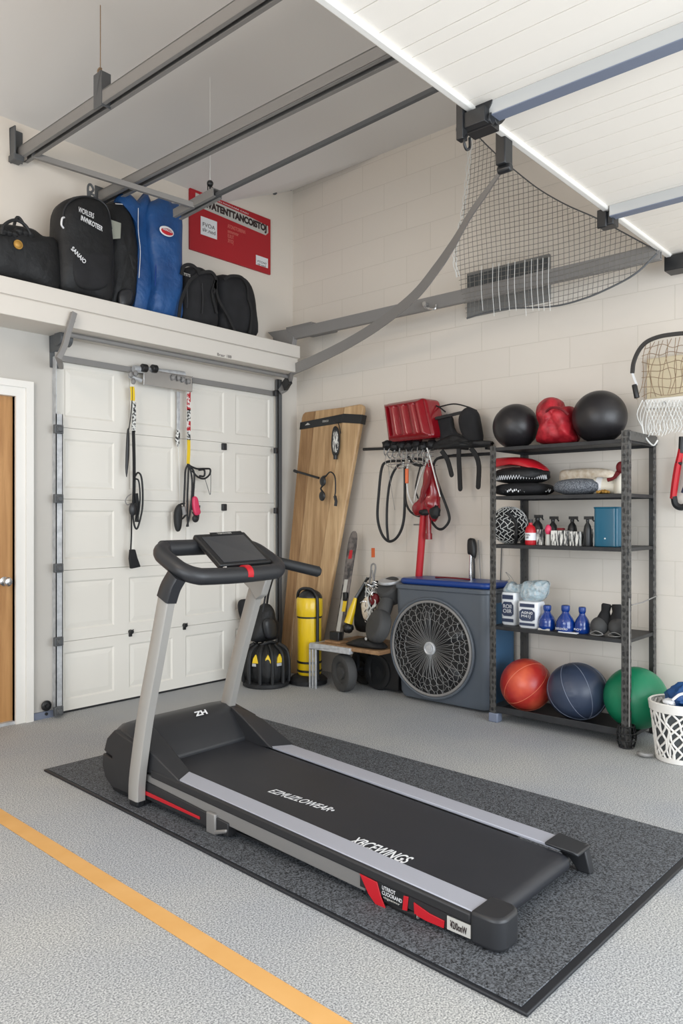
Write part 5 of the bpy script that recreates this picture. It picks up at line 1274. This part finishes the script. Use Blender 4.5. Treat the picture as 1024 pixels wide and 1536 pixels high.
for L in ([(662, 676), (670, 688), (674, 700), (677, 712)], [(688, 672), (688, 690), (689, 710), (690, 733)], [(706, 672), (714, 684), (718, 700), (717, 730)]):
    b = MB().strap([PX(a, c_, 4.74) for a, c_ in L], .034, .010, up=(1, 0, 0)); b.ball(PX(L[-1][0], L[-1][1], 4.74), (.008, .02, .02), None, 12, 8)
    b.build('strap', M['hair_black'], t)
# hoses and cords
XH = 4.80
def cord(L, r, m, label, cat='cord', name='cord', X=XH, smooth=7, n=8, closed=False):
    return tag(MB().tube([PX(a, c_, X) for a, c_ in L], r, n, closed, smooth).build(name, M[m]), label, cat)
cord([(606, 691), (580, 693), (572, 704), (568, 740), (566, 775), (572, 800), (583, 812), (596, 805), (605, 782), (607, 740), (607, 700)], .011, 'black_rub', 'long black rubber loop hanging lowest left from the wall rail', 'resistance band', 'resistance_band')
cord([(582, 811), (580, 785), (581, 750), (586, 718), (596, 699), (606, 695)], .010, 'black_rub', 'inner black rubber strand inside the long hanging loop', 'resistance band', 'resistance_band', 4.815)
cord([(607, 735), (609, 755), (616, 768), (628, 774), (638, 771)], .009, 'black_rub', 'short black cord curving below the orange handle to the red umbrella', X=4.79)
cord([(735, 681), (700, 683), (665, 685), (652, 692), (651, 706), (660, 735), (672, 768), (673, 782), (664, 793), (655, 792), (646, 780), (644, 770)], .010, 'black_rub', 'black cord making a tall loop right of the red umbrella', X=4.79)
cord([(612, 685), (617, 693), (628, 698), (636, 696), (634, 690), (622, 688)], .011, 'black_rub', 'small coiled black cord just under the wire rack', X=4.78)
cord([(605, 682), (605, 700), (607, 730), (605, 765)], .007, 'net_white', 'thin white cord hanging straight beside the black loop')
cord([(641, 676), (640, 690), (632, 710), (624, 735), (621, 752)], .007, 'net_white', 'white cord curving down left of the red umbrella', X=4.78)
cord([(640, 672), (645, 688), (652, 715), (660, 745)], .005, 'net_white', 'thin white cord slanting over the red umbrella', X=4.70)
cord([(630, 700), (625, 720), (623, 735), (627, 748)], .006, 'black_rub', 'short thin black cord behind the white curved one')
cord([(583, 692), (583, 705), (588, 740), (592, 765)], .002, 'steel', 'hair-thin grey wire inside the black loop', n=5)
t = thing('jump_rope', 'white cord loop with an orange handle beside the black loop', 'rope', PX(611, 720, 4.77))
MB().tube([PX(a, c_, 4.77) for a, c_ in [(614, 690), (610, 705), (610, 725), (613, 745), (622, 760), (630, 762)]], .006, smooth=6).build('rope', M['net_white'], t)
MB().cyl(PX(610, 703, 4.76), PX(610, 725, 4.76), .014, n=14).build('handle', M['orange'], t, bevel=.004)
# red umbrella on a pole
t = thing('folded_umbrella', 'folded glossy red umbrella hanging upside of its long red pole', 'umbrella', PX(640, 780, 4.76))
t['label'] = 'folded glossy red umbrella with a long red pole below the wall rail'
MB().inflate([PX(a, c_, 4.74) for a, c_ in [(644, 690), (652, 712), (658, 740), (659, 765), (652, 783), (648, 775), (640, 768), (626, 774), (619, 762), (630, 748), (636, 720)]], (-1, 0, 0), .11, 4, 9, 2.4, .03, 14).build('canopy', M['red_gloss'], t)
p0, p1 = PX(636, 762, 4.78), PX(628, 866, 4.80)
MB().cyl(p0, p1, .028, n=20).build('pole', M['red'], t)
MB().cyl(PX(643, 768, 4.74), PX(643, 800, 4.74), .019, n=16).cyl(PX(643, 800, 4.74), PX(643, 809, 4.74), .026, n=16).build('sleeve', M['red_gloss'], t)
MB().ball(PX(637, 768, 4.71), (.03, .05, .025), lambda d, a, e: 1 + .3 * noise.noise(d * 4), 18, 12).ball(PX(652, 768, 4.71), (.03, .045, .05), lambda d, a, e: 1 + .3 * noise.noise(d * 4), 18, 12).build('black_knot', M['black_nylon'], t)
MB().strap([PX(645, 706, 4.67), PX(643, 722, 4.67), PX(636, 740, 4.67), PX(632, 755, 4.69)], .02, .006).build('dark_strip', M['maroon'], t)
MB().bar(PX(621, 787, 4.86), PX(630, 787, 4.80), .012, .012).build('wall_peg', M['steel'], t)
o = MB().prism([PX(a, c_, WB - .001) for a, c_ in [(557, 822), (562, 822), (562, 836), (557, 836)]], (-.002, 0, 0)).build('orange_sticker', M['orange'], smooth=False); tag(o, 'tiny orange sticker on the block wall above the heap of gear', 'sticker')
# brush behind fan
t = thing('grill_brush', 'black headed brush with silver handle standing upright behind the blue lid', 'brush', PX(708, 868, 4.88))
MB().inflate([PX(a, c_, 4.88) for a, c_ in [(702, 810), (707, 807), (712, 810), (714, 825), (712, 838), (706, 832), (702, 830)]], (-1, 0, 0), .05, 3, 6, 3).build('brush_head', M['black'], t)
MB().tube([PX(707, 832, 4.88), PX(706, 850, 4.88), PX(707, 872, 4.89)], [.016, .013, .02], smooth=3).build('silver_handle', M['chrome'], t)
MB().tube([PX(710, 835, 4.87), PX(711, 850, 4.87), PX(711, 872, 4.88)], .008).build('black_rod', M['black'], t)
cord([(717, 810), (719, 840), (721, 872)], .004, 'steel', 'thin grey rod leaning on the wall beside the black headed brush', 'rod', 'thin_rod', 4.90, n=6)
cord([(752, 818), (751, 850), (750, 880)], .0045, 'steel_dark', 'dark cable running down the wall inside the left shelf post', 'cable', 'cable', 4.92, n=6)

# ------------------------------------------------------------------ yellow tank
c_ = V(4.50, 4.30, 0); q = PX(464, 950, 4.50); c_ = V(4.50, q.y, 0)
t = thing('yellow_tank', 'upright yellow cylinder with black bands and a black carrying frame', 'tank', c_)
R_ = .098
MB().lathe([(R_ * .9, .075), (R_, .09), (R_, .54), (R_ * .98, .56)], c_, (0, 0, 1), 40).build('tank_body', M['yellow'], t)
MB().lathe([(R_ * 1.06, .55), (R_ * 1.10, .56), (R_ * 1.10, .685), (R_ * 1.0, .70)], c_, (0, 0, 1), 40).build('upper_shell', M['yellow'], t)
for z in (.545, .18, .11): MB().lathe([(R_ * 1.02, z - .009), (R_ * 1.05, z - .006), (R_ * 1.05, z + .006), (R_ * 1.02, z + .009)], c_, (0, 0, 1), 40).build('band', M['black'], t)
MB().ball(c_ + V(.01, 0, .69), (.095, .10, .075), None, 32, 16).build('top_cap', M['black'], t)
sd = V(-.12, .99, 0); fr = [c_ + V(-.02, -.115, .05), c_ + V(-.03, -.118, .35), c_ + V(-.03, -.118, .66), c_ + V(-.03, -.10, .73), c_ + V(-.03, -.05, .768), c_ + V(-.03, .05, .768), c_ + V(-.03, .10, .73), c_ + V(-.02, .115, .66)]
MB().tube(fr, .013, smooth=4, n=10).build('carry_frame', M['black'], t)
MB().lathe([(.12, 0), (.155, .005), (.158, .035), (.13, .06), (.10, .075)], c_ + V(-.0, .015, 0), (0, 0, 1), 40).build('base_foot', M['black_rub'], t)
MB().tube([c_ + V(-.05, .11, .60), c_ + V(-.06, .13, .45), c_ + V(-.05, .16, .2), c_ + V(-.06, .19, .08)], .004, smooth=5, n=6).build('cord', M['net_brown'], t)

# ------------------------------------------------------------------ black pack with yellow insets, and the bag on it
q = PZ(399, 1024); c_ = V(4.12, 4.55, 0); q = PY(399, 1000, 4.55); c_ = V(q.x, 4.55, 0)
t = thing('gear_pack', 'round black gear pack with three yellow insets standing by the door track', 'bag', c_)
def ribs(d, th, ph): return (1 + .06 * abs(math.sin(th * 4))) * (1.0)
MB().ball(c_ + V(0, 0, .165), (.17, .17, .165), lambda d, th, ph: 1 + .05 * abs(math.sin(th * 5)), 80, 24, e=.75).build('pack_body', M['black_nylon'], t)
MB().lathe([(.17, 0), (.188, .01), (.188, .035), (.175, .045)], c_, (0, 0, 1), 48).build('pack_base', M['black_rub'], t)
dcam = (V(0, 0, 0) - V(c_.x, c_.y, 0)).normalized(); a0 = math.atan2(dcam.y, dcam.x)
b = MB(); b2 = MB(); b3 = MB(); b4 = MB()
for k in range(12):
    a_ = a0 + (k - 5.5) * .42 * 1.25
    f = lambda r, z, aa=a_: c_ + V(r * math.cos(aa), r * math.sin(aa), z)
    b.tube([f(.186, .04), f(.188, .12), f(.185, .22), f(.165, .29), f(.10, .335)], [.014, .016, .014, .012, .010], smooth=4, n=8)
b.build('rib_strap', M['black_rub'], t)
for k in (-1, 0, 1):
    a_ = a0 + (k + .15) * .56
    f = lambda r, z, aa: c_ + V(r * math.cos(aa), r * math.sin(aa), z)
    MB().prism([f(.172, .205, a_ - .17), f(.172, .205, a_ + .17), f(.168, .255, a_ + .06), f(.166, .275, a_), f(.168, .245, a_ - .12)], V(math.cos(a_), math.sin(a_), 0) * .018).build('yellow_inset', M['yellow2'], t, bevel=.004)
    MB().prism([f(.174, .180, a_ - .17), f(.174, .180, a_ + .17), f(.173, .203, a_ + .17), f(.173, .203, a_ - .17)], V(math.cos(a_), math.sin(a_), 0) * .014).build('silver_strip', M['galv'], t, bevel=.002)
MB().tube([c_ + V(.08, -.05, .32), c_ + V(.0, -.06, .355), c_ + V(-.08, -.02, .33)], .012, smooth=5).build('handle', M['black_rub'], t)
t = thing('black_holdall', 'slim black bag hanging from a long strap above the gear pack', 'bag', c_ + V(0, 0, .34))
L = [PY(a, e_, 4.62) for a, e_ in [(378, 962), (380, 938), (388, 918), (398, 905), (405, 912), (407, 925), (413, 935), (413, 955), (405, 962)]]
L = [V(q.x, q.y, max(q.z, .34)) for q in L]
MB().inflate(L, DN, .17, 4, 8, 2.8, .012, 10).build('bag_body', M['black_nylon'], t)
MB().inflate([PY(a, e_, 4.52) for a, e_ in [(396, 932), (405, 927), (412, 935), (412, 953), (402, 958), (397, 950)]], DN, .06, 3, 5, 3).build('side_pocket', M['char'], t)
MB().strap([PY(400, 908, 4.62), PY(403, 888, 4.62), PY(410, 865, 4.66), PY(418, 842, 4.8)], .02, .006, up=(0, 1, 0)).build('strap', M['hair_black'], t)
t = thing('black_glove', 'small black padded glove hanging behind the treadmill arm', 'glove', PY(366, 915, 4.8))
MB().inflate([PY(a, e_, 4.82) for a, e_ in [(359, 905), (364, 899), (378, 900), (384, 912), (374, 918), (372, 935), (366, 937), (360, 920)]], DN, .09, 4, 7, 3, .008, 18).build('glove_body', M['black_fab'], t)
MB().tube([PY(376, 902, 4.78), PY(388, 894, 4.78), PY(396, 880, 4.80), PY(400, 868, 4.84)], .006, smooth=4).build('cord', M['hair_black'], t)

# ------------------------------------------------------------------ trolley with gear heap
t = thing('wheeled_trolley', 'low plank trolley on fat grey wheels between the yellow tank and the fan', 'trolley', (4.62, 3.86, 0))
TZ_ = .345
MB().box((4.40, 3.53, TZ_ - .012), (4.88, 4.14, TZ_ + .018)).build('deck_board', M['board_wood'], t, bevel=.003)
MB().box((4.38, 3.80, TZ_ - .035), (4.42, 4.22, TZ_ + .012)).box((4.38, 4.17, TZ_ - .035), (4.86, 4.22, TZ_ + .010)).build('frame', M['galv'], t, bevel=.003)
b = MB()
for k in range(5): b.bar((4.385 + .012 * (k % 2), 4.155 + .016 * k, .0), (4.385 + .012 * (k % 2), 4.155 + .016 * k, TZ_), .013, .013, up=(1, 0, 0))
b.build('leg', M['galv'], t, bevel=.002)
MB().bar((4.82, 4.2, 0), (4.82, 4.2, TZ_), .03, .03, up=(1, 0, 0)).build('leg', M['galv'], t)
for x_, y_, ax in ((4.47, 3.93, (-1, .35, 0)), (4.70, 3.76, (-1, .1, 0)), (4.78, 3.98, (-1, .2, 0))):
    ax = Vector(ax).normalized(); w0 = V(x_, y_, .145) - ax * .045
    o = MB().lathe([(.05, 0), (.12, 0), (.138, .012), (.145, .03), (.145, .065), (.138, .085), (.118, .092), (.085, .082), (.078, .07), (.05, .068), (.045, .085), (.0, .088)], w0, ax, 40).build('wheel', M['rubber_grey'] if y_ == 3.93 else M['black_rub'], t)  # rear wheels get black rubber: the shadow under the deck is put into their colour
MB().cyl((4.5, 3.93, .145), (4.8, 3.93, .145), .015, n=12).bar((4.62, 3.93, .15), (4.62, 3.93, TZ_), .03, .03, up=(1, 0, 0)).build('axle', M['black'], t)
MB().box((4.66, 3.55, .02), (4.86, 3.82, TZ_ - .02)).build('under_crate', M['black'], t, bevel=.01)
Z0 = TZ_ + .018
# ski
t = thing('short_ski', 'dark printed ski with a rounded tip standing upright against the oak panel', 'ski', PX(520, 940, 4.68))
sk = [PX(a, c_, x) for a, c_, x in ((526, 800, 4.80),)]
base_ = V(4.56, PX(508, 940, 4.56).y, Z0); tip = PX(532, 797, 4.80)
dv = tip - base_; sv = V(0, -1, 0); sv = (sv - dv.normalized() * sv.dot(dv.normalized())).normalized(); nv_ = dv.normalized().cross(sv)
if nv_.x > 0: nv_ = -nv_
out = []
Ws = .040
for u, w_ in ((0, Ws * 1.1), (.3, Ws), (.6, Ws), (.85, Ws * 1.15), (.93, Ws * 1.05), (.98, Ws * .7), (1.0, Ws * .3)): out.append((u, w_))
pl = [base_ + dv * u + sv * w_ for u, w_ in out] + [base_ + dv * u - sv * w_ for u, w_ in out[::-1]]
MB().prism(pl, nv_ * .014).build('ski_body', M['ski_print'], t, bevel=.003)
def skp(u, s, w=.0145): return base_ + dv * u + sv * s + nv_ * w
MB().prism([skp(.05, -.03), skp(.05, .01), skp(.55, .015), skp(.55, -.02)], nv_ * .002).build('grey_stripe', M['label_grey'], t, smooth=False)
MB().prism([skp(.26, -.0), skp(.26, .035), skp(.37, .038), skp(.37, .0)], nv_ * .004).build('yellow_patch', M['yellow2'], t, smooth=False)
MB().prism([skp(.74, -.015), skp(.74, .02), skp(.82, .02), skp(.82, -.01)], nv_ * .002).build('red_patch', M['red'], t, smooth=False)
MB().box(skp(.39, .02) - V(.02, .02, .03), skp(.39, .02) + V(.01, .02, .04)).box(skp(.03, 0) - V(.05, .05, .04), skp(.03, 0) + V(.0, .05, .05)).build('binding', M['black'], t, bevel=.006)
# yellow handled tool
t = thing('yellow_tool', 'tool with a tapering yellow handle propped on the trolley', 'tool', PX(525, 945, 4.55))
a_, c2 = PX(522, 935, 4.55), PX(533, 897, 4.60)
MB().tube([a_, a_.lerp(c2, .5), c2], [.034, .028, .014], n=16).build('yellow_handle', M['yellow'], t)
MB().tube([c2, c2.lerp(PX(548, 872, 4.66), .6), PX(551, 866, 4.68)], [.012, .010, .008], n=10).build('shaft', M['steel_dark'], t)
MB().ball(PX(522, 942, 4.56), (.04, .045, .04), lambda d, a, e: 1 + .2 * noise.noise(d * 3), 18, 12).build('tool_head', M['black'], t)
# black carrying loop bag behind
t = thing('black_sling', 'black curved sling bag lying behind the yellow handled tool', 'bag', PX(545, 935, 4.72))
MB().inflate([PX(a, c_, 4.72) for a, c_ in [(536, 945), (535, 915), (540, 890), (552, 875), (560, 885), (556, 915), (558, 945)]], (-1, 0, 0), .13, 4, 8, 2.6, .02, 14).build('bag_body', M['black_nylon'], t)
MB().tube([PX(a, c_, 4.66) for a, c_ in [(530, 915), (538, 890), (548, 872), (556, 866)]], .009, smooth=5).build('strap', M['hair_black'], t)
# tangled metal chains
t = thing('climbing_gear', 'tangle of metal rings, chain and cords hung on a double-ring stem', 'gear', PX(555, 930, 4.62))
b = MB(); rnd = random.Random(11)
for i in range(26):
    p = PX(546 + rnd.random() * 20, 875 + rnd.random() * 55, 4.60 + rnd.random() * .06); ax = V(rnd.uniform(-1, 1), rnd.uniform(-1, 1), rnd.uniform(-1, 1)).normalized(); u_ = ax.orthogonal().normalized(); w_ = ax.cross(u_); r_ = .014 + rnd.random() * .016
    b.tube([p + u_ * r_ * math.cos(k * .785) + w_ * r_ * 1.4 * math.sin(k * .785) for k in range(8)], .004, n=5, closed=True)
b.build('metal_ring', M['chrome'], t)['kind'] = 'stuff'
MB().tube([PX(a, c_, 4.64) for a, c_ in [(552, 885), (556, 860), (557, 848), (561, 846), (563, 852), (561, 870), (566, 890)]], .007, smooth=5).tube([PX(a, c_, 4.62) for a, c_ in [(558, 855), (560, 875), (556, 900), (552, 925)]], .006, smooth=5).build('stem', M['steel'], t)
b = MB()
for i in range(7):
    L_ = [PX(548 + rnd.random() * 16, 880 + j * 11 + rnd.random() * 8, 4.60 + .03 * rnd.random()) for j in range(5)]; b.tube(L_, .005, n=6, smooth=4)
b.build('cord', M['net_white'], t)
MB().inflate([PX(a, c_, 4.63) for a, c_ in [(555, 895), (566, 890), (568, 903), (558, 908)]], (-1, 0, 0), .05, 3, 5).build('red_pouch', M['maroon'], t)
MB().inflate([PX(a, c_, 4.62) for a, c_ in [(543, 905), (552, 895), (553, 925), (546, 928)]], (-1, 0, 0), .05, 3, 5, 2.4, .01, 20).build('tan_pouch', M['tan'], t)
MB().ball(PX(566, 878, 4.70), (.05, .045, .035), lambda d, a, e: 1 + .25 * noise.noise(d * 3), 20, 12).build('black_pouch', M['black_nylon'], t)
o = MB().inflate([PX(a, c_, 4.75) for a, c_ in [(567, 876), (575, 870), (583, 873), (586, 882), (574, 884)]], (-1, 0, 0), .06, 3, 5, 2.4, .01, 20).build('brown_glove', M['gold']); tag(o, 'small brown glove on top of the heap behind the dark dumbbell', 'glove')
# big dark dumbbell-like weight
t = thing('dumbbell', 'big dark grey rubber dumbbell propped up against the fan on the trolley', 'dumbbell', PX(570, 960, 4.50))
h0, h1 = PX(567, 939, 4.50), PX(586, 885, 4.66)
axd = V(-.72, .35, .25).normalized()
MB().lathe([(.0, -.055), (.10, -.055), (.122, -.04), (.128, .0), (.122, .035), (.105, .05), (.04, .055), (.0, .055)], h0 + V(0, 0, .0), axd, 36).build('weight_head', M['rubber_grey'], t, bevel=.004)
MB().lathe([(.0, -.09), (.085, -.085), (.10, -.05), (.10, .04), (.085, .06), (.0, .065)], h1, V(-.6, .1, .6), 32).build('weight_head', M['rubber_grey'], t, bevel=.004)
MB().cyl(h0 + V(.03, 0, .03), h1, .055, n=24).build('handle', M['rubber_grey'], t)
MB().lathe([(.095, 0), (.098, .01), (.095, .02)], h1 + V(0, 0, .06), V(-.2, 0, 1), 32).build('rim_band', M['galv'], t)
p = h0 + axd * .055; MB().cyl(PX(549, 958, 4.43), PX(549, 958, 4.43) + V(-.004, 0, 0), .012, n=12).build('silver_cap', M['chrome'], t)
o = MB().box((4.46, 3.97, Z0), (4.56, 4.13, Z0 + .014)).build('board_scrap', M['board_wood'], bevel=.002); tag(o, 'short scrap of board lying on the trolley under the ski', 'board')
o = MB().inflate([V(4.5, y_, z_) for y_, z_ in [(3.56, Z0 + .0), (3.60, Z0 + .05), (3.75, Z0 + .07), (3.88, Z0 + .03), (3.90, Z0 + .0)]], (-1, 0, 0), .16, 3, 6, 2.6, .012, 16).build('black_pouch', M['black_nylon']); tag(o, 'flat black pouch squeezed under the big dumbbell', 'pouch')

# ------------------------------------------------------------------ rack and hangings on the white door
YD = WA - .06
t = thing('door_rack', 'battered chrome rack fixed at the top middle of the white panelled door', 'rack', PY(240, 570, YD))
a0, a1 = PY(200, 566, YD), PY(284, 576, YD)
z0_, z1_ = PY(240, 582, YD).z, PY(240, 562, YD).z
MB().box((PY(212, 566, YD).x, YD - .03, z0_ + .0), (PY(285, 576, YD).x, YD - .02, z1_ + .02)).box((PY(212, 566, YD).x, YD - .03, z1_ + .012), (PY(285, 576, YD).x, WA, z1_ + .02)).build('tray_front', M['chrome'], t, bevel=.003)
MB().cyl(PY(200, 553, YD), PY(276, 562, YD), .026, n=16).cyl(PY(194, 564, YD - .02), PY(212, 571, YD - .02), .016, n=12).build('roller', M['galv'], t, bevel=.003)
for px, py in ((196, 562), (200, 572), (203, 560), (260, 566), (268, 567), (275, 569), (283, 572)):
    p = PY(px, py, YD - .04); MB().ball(p, (.018, .014, .022), lambda d, a, e: 1 + .4 * noise.noise(d * 4 + V(px, 0, 0)), 14, 9).build('chain_lump', M['steel'], t)
for px, py in ((216, 552), (231, 553)): MB().cyl(PY(px, py, YD - .03) + V(-.02, 0, 0), PY(px, py, YD - .03) + V(.022, 0, 0), .03, n=16).build('black_roll', M['black'], t, bevel=.004)
p = PY(267, 590, WA - .015); q = PY(267, 645, WA - .015)
o = MB().box((p.x - .012, WA - .025, q.z), (p.x + .012, WA - .008, z0_)).build('side_bar', M['galv'], t, bevel=.002)
MB().tube([PY(267, 645, WA - .03), PY(266, 660, WA - .03), PY(267, 670, WA - .03)], [.016, .020, .008], n=10).build('printed_tag', M['strap_print'], t)
MB().tube([PY(267, 668, WA - .02), PY(269, 710, WA - .02), PY(270, 760, WA - .02)], .0025, n=5, smooth=4).build('thin_cord', M['net_white'], t)
def dstrap(L, w_, m, nm, par, Y=YD, th=.006): return MB().strap([PY(a, c_, Y) for a, c_ in L], w_, th, up=(0, 1, 0)).build(nm, M[m], par)
def dtube(L, r, m, nm, par, Y=YD, closed=False): return MB().tube([PY(a, c_, Y) for a, c_ in L], r, 8, closed, 6).build(nm, M[m], par)
t = thing('hanging_lanyard', 'black and white lanyard with a yellow clip hanging left on the white door', 'lanyard', PY(200, 580, YD))
dstrap([(198, 580), (199, 590), (199, 601)], .034, 'yellow2', 'yellow_clip', t)
dstrap([(201, 604), (201, 625), (200, 648)], .030, 'strap_print', 'printed_strap', t)
dstrap([(200, 646), (201, 690), (201, 730), (200, 758)], .024, 'hair_black', 'black_strap', t)
dtube([(193, 645), (196, 625), (198, 600), (198, 580)], .004, 'hair_black', 'thin_cord', t)
MB().inflate([PY(a, c_, YD - .005) for a, c_ in [(190, 650), (193, 643), (194, 660), (193, 690), (190, 716), (188, 700)]], DN, .02, 3, 5).build('black_blade', M['black'], t)
dtube([(202, 715), (207, 709), (212, 716), (214, 740), (213, 765), (207, 790), (203, 792), (200, 780), (199, 765)], .007, 'black_rub', 'cable_loop', t, YD - .01)
dtube([(203, 718), (208, 722), (210, 745), (208, 770), (204, 782)], .006, 'black_rub', 'cable_loop', t, YD - .02)
dstrap([(204, 740), (206, 760), (205, 783)], .03, 'hair_black', 'strap_end', t, YD - .01)
MB().ball(PY(199, 764, YD - .015), (.03, .02, .05), None, 18, 12).build('blue_grip', M['char'], t)
dtube([(197, 741), (191, 745), (188, 752), (191, 757), (196, 755)], .004, 'steel', 'metal_clip', t)
dtube([(197, 768), (197, 800), (196, 826)], .006, 'hair_black', 'drop_cord', t)
MB().prism([PY(a, c_, YD) for a, c_ in [(193, 824), (200, 824), (203, 836), (208, 850), (194, 853), (192, 838)]], (0, -.03, 0)).build('end_tassel', M['black_fab'], t, bevel=.006)
t = thing('hanging_strap', 'red, black and yellow strap with tangled black cables and a pink case', 'strap', PY(283, 580, YD))
dstrap([(283, 580), (283, 600), (283, 616)], .032, 'strap_red', 'red_strap', t)
dstrap([(283, 614), (283, 640), (283, 660)], .030, 'strap_print', 'printed_strap', t)
dstrap([(283, 632), (283, 640), (283, 646)], .032, 'strap_red', 'red_strap', t, YD - .006)
dstrap([(283, 659), (283, 675), (282, 696)], .028, 'yellow2', 'yellow_strap', t)
for L in ([(282, 696), (278, 706), (277, 725), (276, 750), (275, 770)], [(283, 696), (282, 720), (281, 745), (281, 775), (282, 790)], [(284, 697), (288, 720), (287, 750), (284, 775), (280, 790)], [(283, 697), (291, 710), (290, 740), (288, 765)], [(283, 698), (295, 703), (308, 703), (315, 704), (314, 712), (306, 718), (296, 715), (288, 706)], [(298, 705), (306, 705), (306, 714), (299, 714)], [(289, 768), (296, 780), (298, 768), (299, 758)], [(277, 755), (270, 757), (267, 765), (272, 778), (279, 772)]):
    dtube(L, .0075, 'black_rub', 'black_cable', t, YD - .015)
dtube([(307, 717), (311, 730), (315, 742), (316, 730), (316, 708)], .0025, 'steel_dark', 'thin_chain', t)
MB().inflate([PY(a, c_, YD - .02) for a, c_ in [(266, 758), (271, 757), (272, 775), (270, 794), (265, 797), (262, 785), (262, 768)]], DN, .05, 4, 7, 3).build('black_pouch', M['black_rub'], t)
MB().inflate([PY(a, c_, YD - .03) for a, c_ in [(289, 746), (295, 746), (298, 760), (300, 770), (293, 773), (289, 762)]], DN, .03, 3, 6, 4).build('pink_case', M['pink'], t)
MB().ball(PY(293, 778, YD - .02), (.03, .02, .03), None, 18, 12).build('black_ball', M['black_rub'], t)
MB().tube([PY(274, 760, YD - .03), PY(276, 772, YD - .03)], .022, n=12).build('metal_buckle', M['steel'], t)

# ------------------------------------------------------------------ hoop net at the upper right of block wall
XN = 4.72
t = thing('hoop_net', 'loose brown and white net on a black hoop, high beside the shelving unit', 'net', PX(1000, 600, XN))
rim = [(951, 577), (948, 560), (950, 544), (957, 527), (968, 514), (985, 506), (1005, 502), (1035, 500), (1070, 506)]
MB().strap([PX(a, c_, XN) for a, c_ in rim[1:]], .024, .014, up=(1, 0, 0)).build('hoop', M['black'], t, bevel=.002)
MB().strap([PX(947, 548, XN), PX(949, 562, XN), PX(955, 578, XN)], .012, .006, up=(1, 0, 0)).build('white_strap', M['letter'], t)
MB().cyl(PX(951, 577, XN), PX(955, 597, XN), .016, n=12).build('black_grip', M['black'], t, bevel=.003)
p0, p1 = PX(1012, 532, WB - .05), PX(1012, 600, WB - .05)
MB().box((WB - .03, PX(1100, 560, WB).y, p1.z), (WB - .005, PX(972, 560, WB).y, p0.z)).build('tan_board', M['tan_board'], t, bevel=.003)
b = MB(); rnd = random.Random(5)
for i in range(17):
    x0 = 964 + i * 6.5; 
    topy = 515 - min(10, i * 1.2); L_ = [PX(x0 + 5 - i * .2, topy, XN)]
    for j in range(1, 5): L_.append(PX(x0 + rnd.uniform(-5, 5) - (j * 1.2 if i < 4 else 0), topy + j * 21, XN + rnd.uniform(-.02, .02)))
    b.tube(L_, .0022, n=5, smooth=4)
for j in range(7):
    y_ = 520 + j * 12; L_ = [PX(x_, y_ + rnd.uniform(-4, 4) + (968 - x_) * .02, XN + rnd.uniform(-.02, .02)) for x_ in range(960 + (2 if j else 6), 1080, 14)]
    b.tube(L_, .0022, n=5, smooth=3)
b.build('brown_net', M['net_brown'], t)
zb0, zb1 = PX(1000, 612, XN + .05).z, PX(1000, 597, XN + .05).z
MB().box((XN + .02, PX(1080, 600, XN).y, zb0), (XN + .05, PX(966, 600, XN).y, zb1)).build('white_band', M['white'], t, bevel=.003)
MB().cyl(PX(996, 604, XN + .02), PX(996, 604, XN + .01), .008, n=10).build('rivet', M['steel'], t)
b = MB()
for i in range(24):
    x0 = 963 + i * 5
    for s_ in (1, -1):
        e = 655 - min(20, max(0, (x0 - 975)) * .25)
        b.tube([PX(x0, 600, XN - .01), PX(x0 + s_ * 8, 622, XN - .02 + rnd.uniform(-.02, .02)), PX(max(963, x0 + s_ * 14 + rnd.uniform(-4, 4)) if x0 < 990 else x0 + s_ * 14, (e + 600) / 2 + 14, XN - .01), PX(max(966, x0 + s_ * 9), e + rnd.uniform(-3, 4), XN)], .0024, n=5, smooth=3)
b.build('white_net', M['net_white'], t)
MB().tube([PX(a, c_, XN - .01) for a, c_ in [(962, 632), (965, 650), (972, 662), (980, 668), (986, 660)]], .005, smooth=4).build('gathered_end', M['net_white'], t)
# red and black handle at right edge
t = thing('red_strap_loop', 'red and black padded loop hanging on the wall at the right edge', 'strap', PX(1018, 720, 4.88))
MB().tube([PX(a, c_, 4.88) for a, c_ in [(1022, 660), (1020, 680), (1016, 700), (1012, 725), (1009, 748)]], [.012, .018, .022, .022, .02], smooth=5).build('red_arm', M['red'], t)
MB().tube([PX(a, c_, 4.88) for a, c_ in [(1010, 745), (1013, 757), (1022, 761), (1034, 756)]], .020, smooth=5).build('black_grip', M['black_rub'], t)
MB().tube([PX(1022, 655, 4.88), PX(1021, 680, 4.88)], .017).tube([PX(1014, 693, 4.87), PX(1022, 696, 4.87)], .010).build('black_clip', M['black'], t, bevel=.002)
MB().tube([PX(a, c_, 4.88) for a, c_ in [(1030, 690), (1034, 715), (1026, 740)]], .022, smooth=4).build('navy_strap', M['navy_print'], t)

GR_ = {'garment_bag': 'blue garment bags on the ledge', 'small_backpack': 'small black backpacks on the ledge', 'ceiling_rail': 'grey rails under the ceiling',
       'printed_box': 'printed boxes on the middle shelf', 'head_guard': 'black guards on the upper shelf', 'jug': 'white jugs on the lower shelf', 'resistance_band': 'rubber bands on the wall rail', 'cord': 'cords hanging from the wall rail'}
for o in bpy.data.objects:
    k_ = o.name.split('.')[0]
    if o.parent is None and k_ in GR_ and 'label' in o: o['group'] = GR_[k_]
for o in bpy.data.objects:
    if '_o' in o: del o['_o']
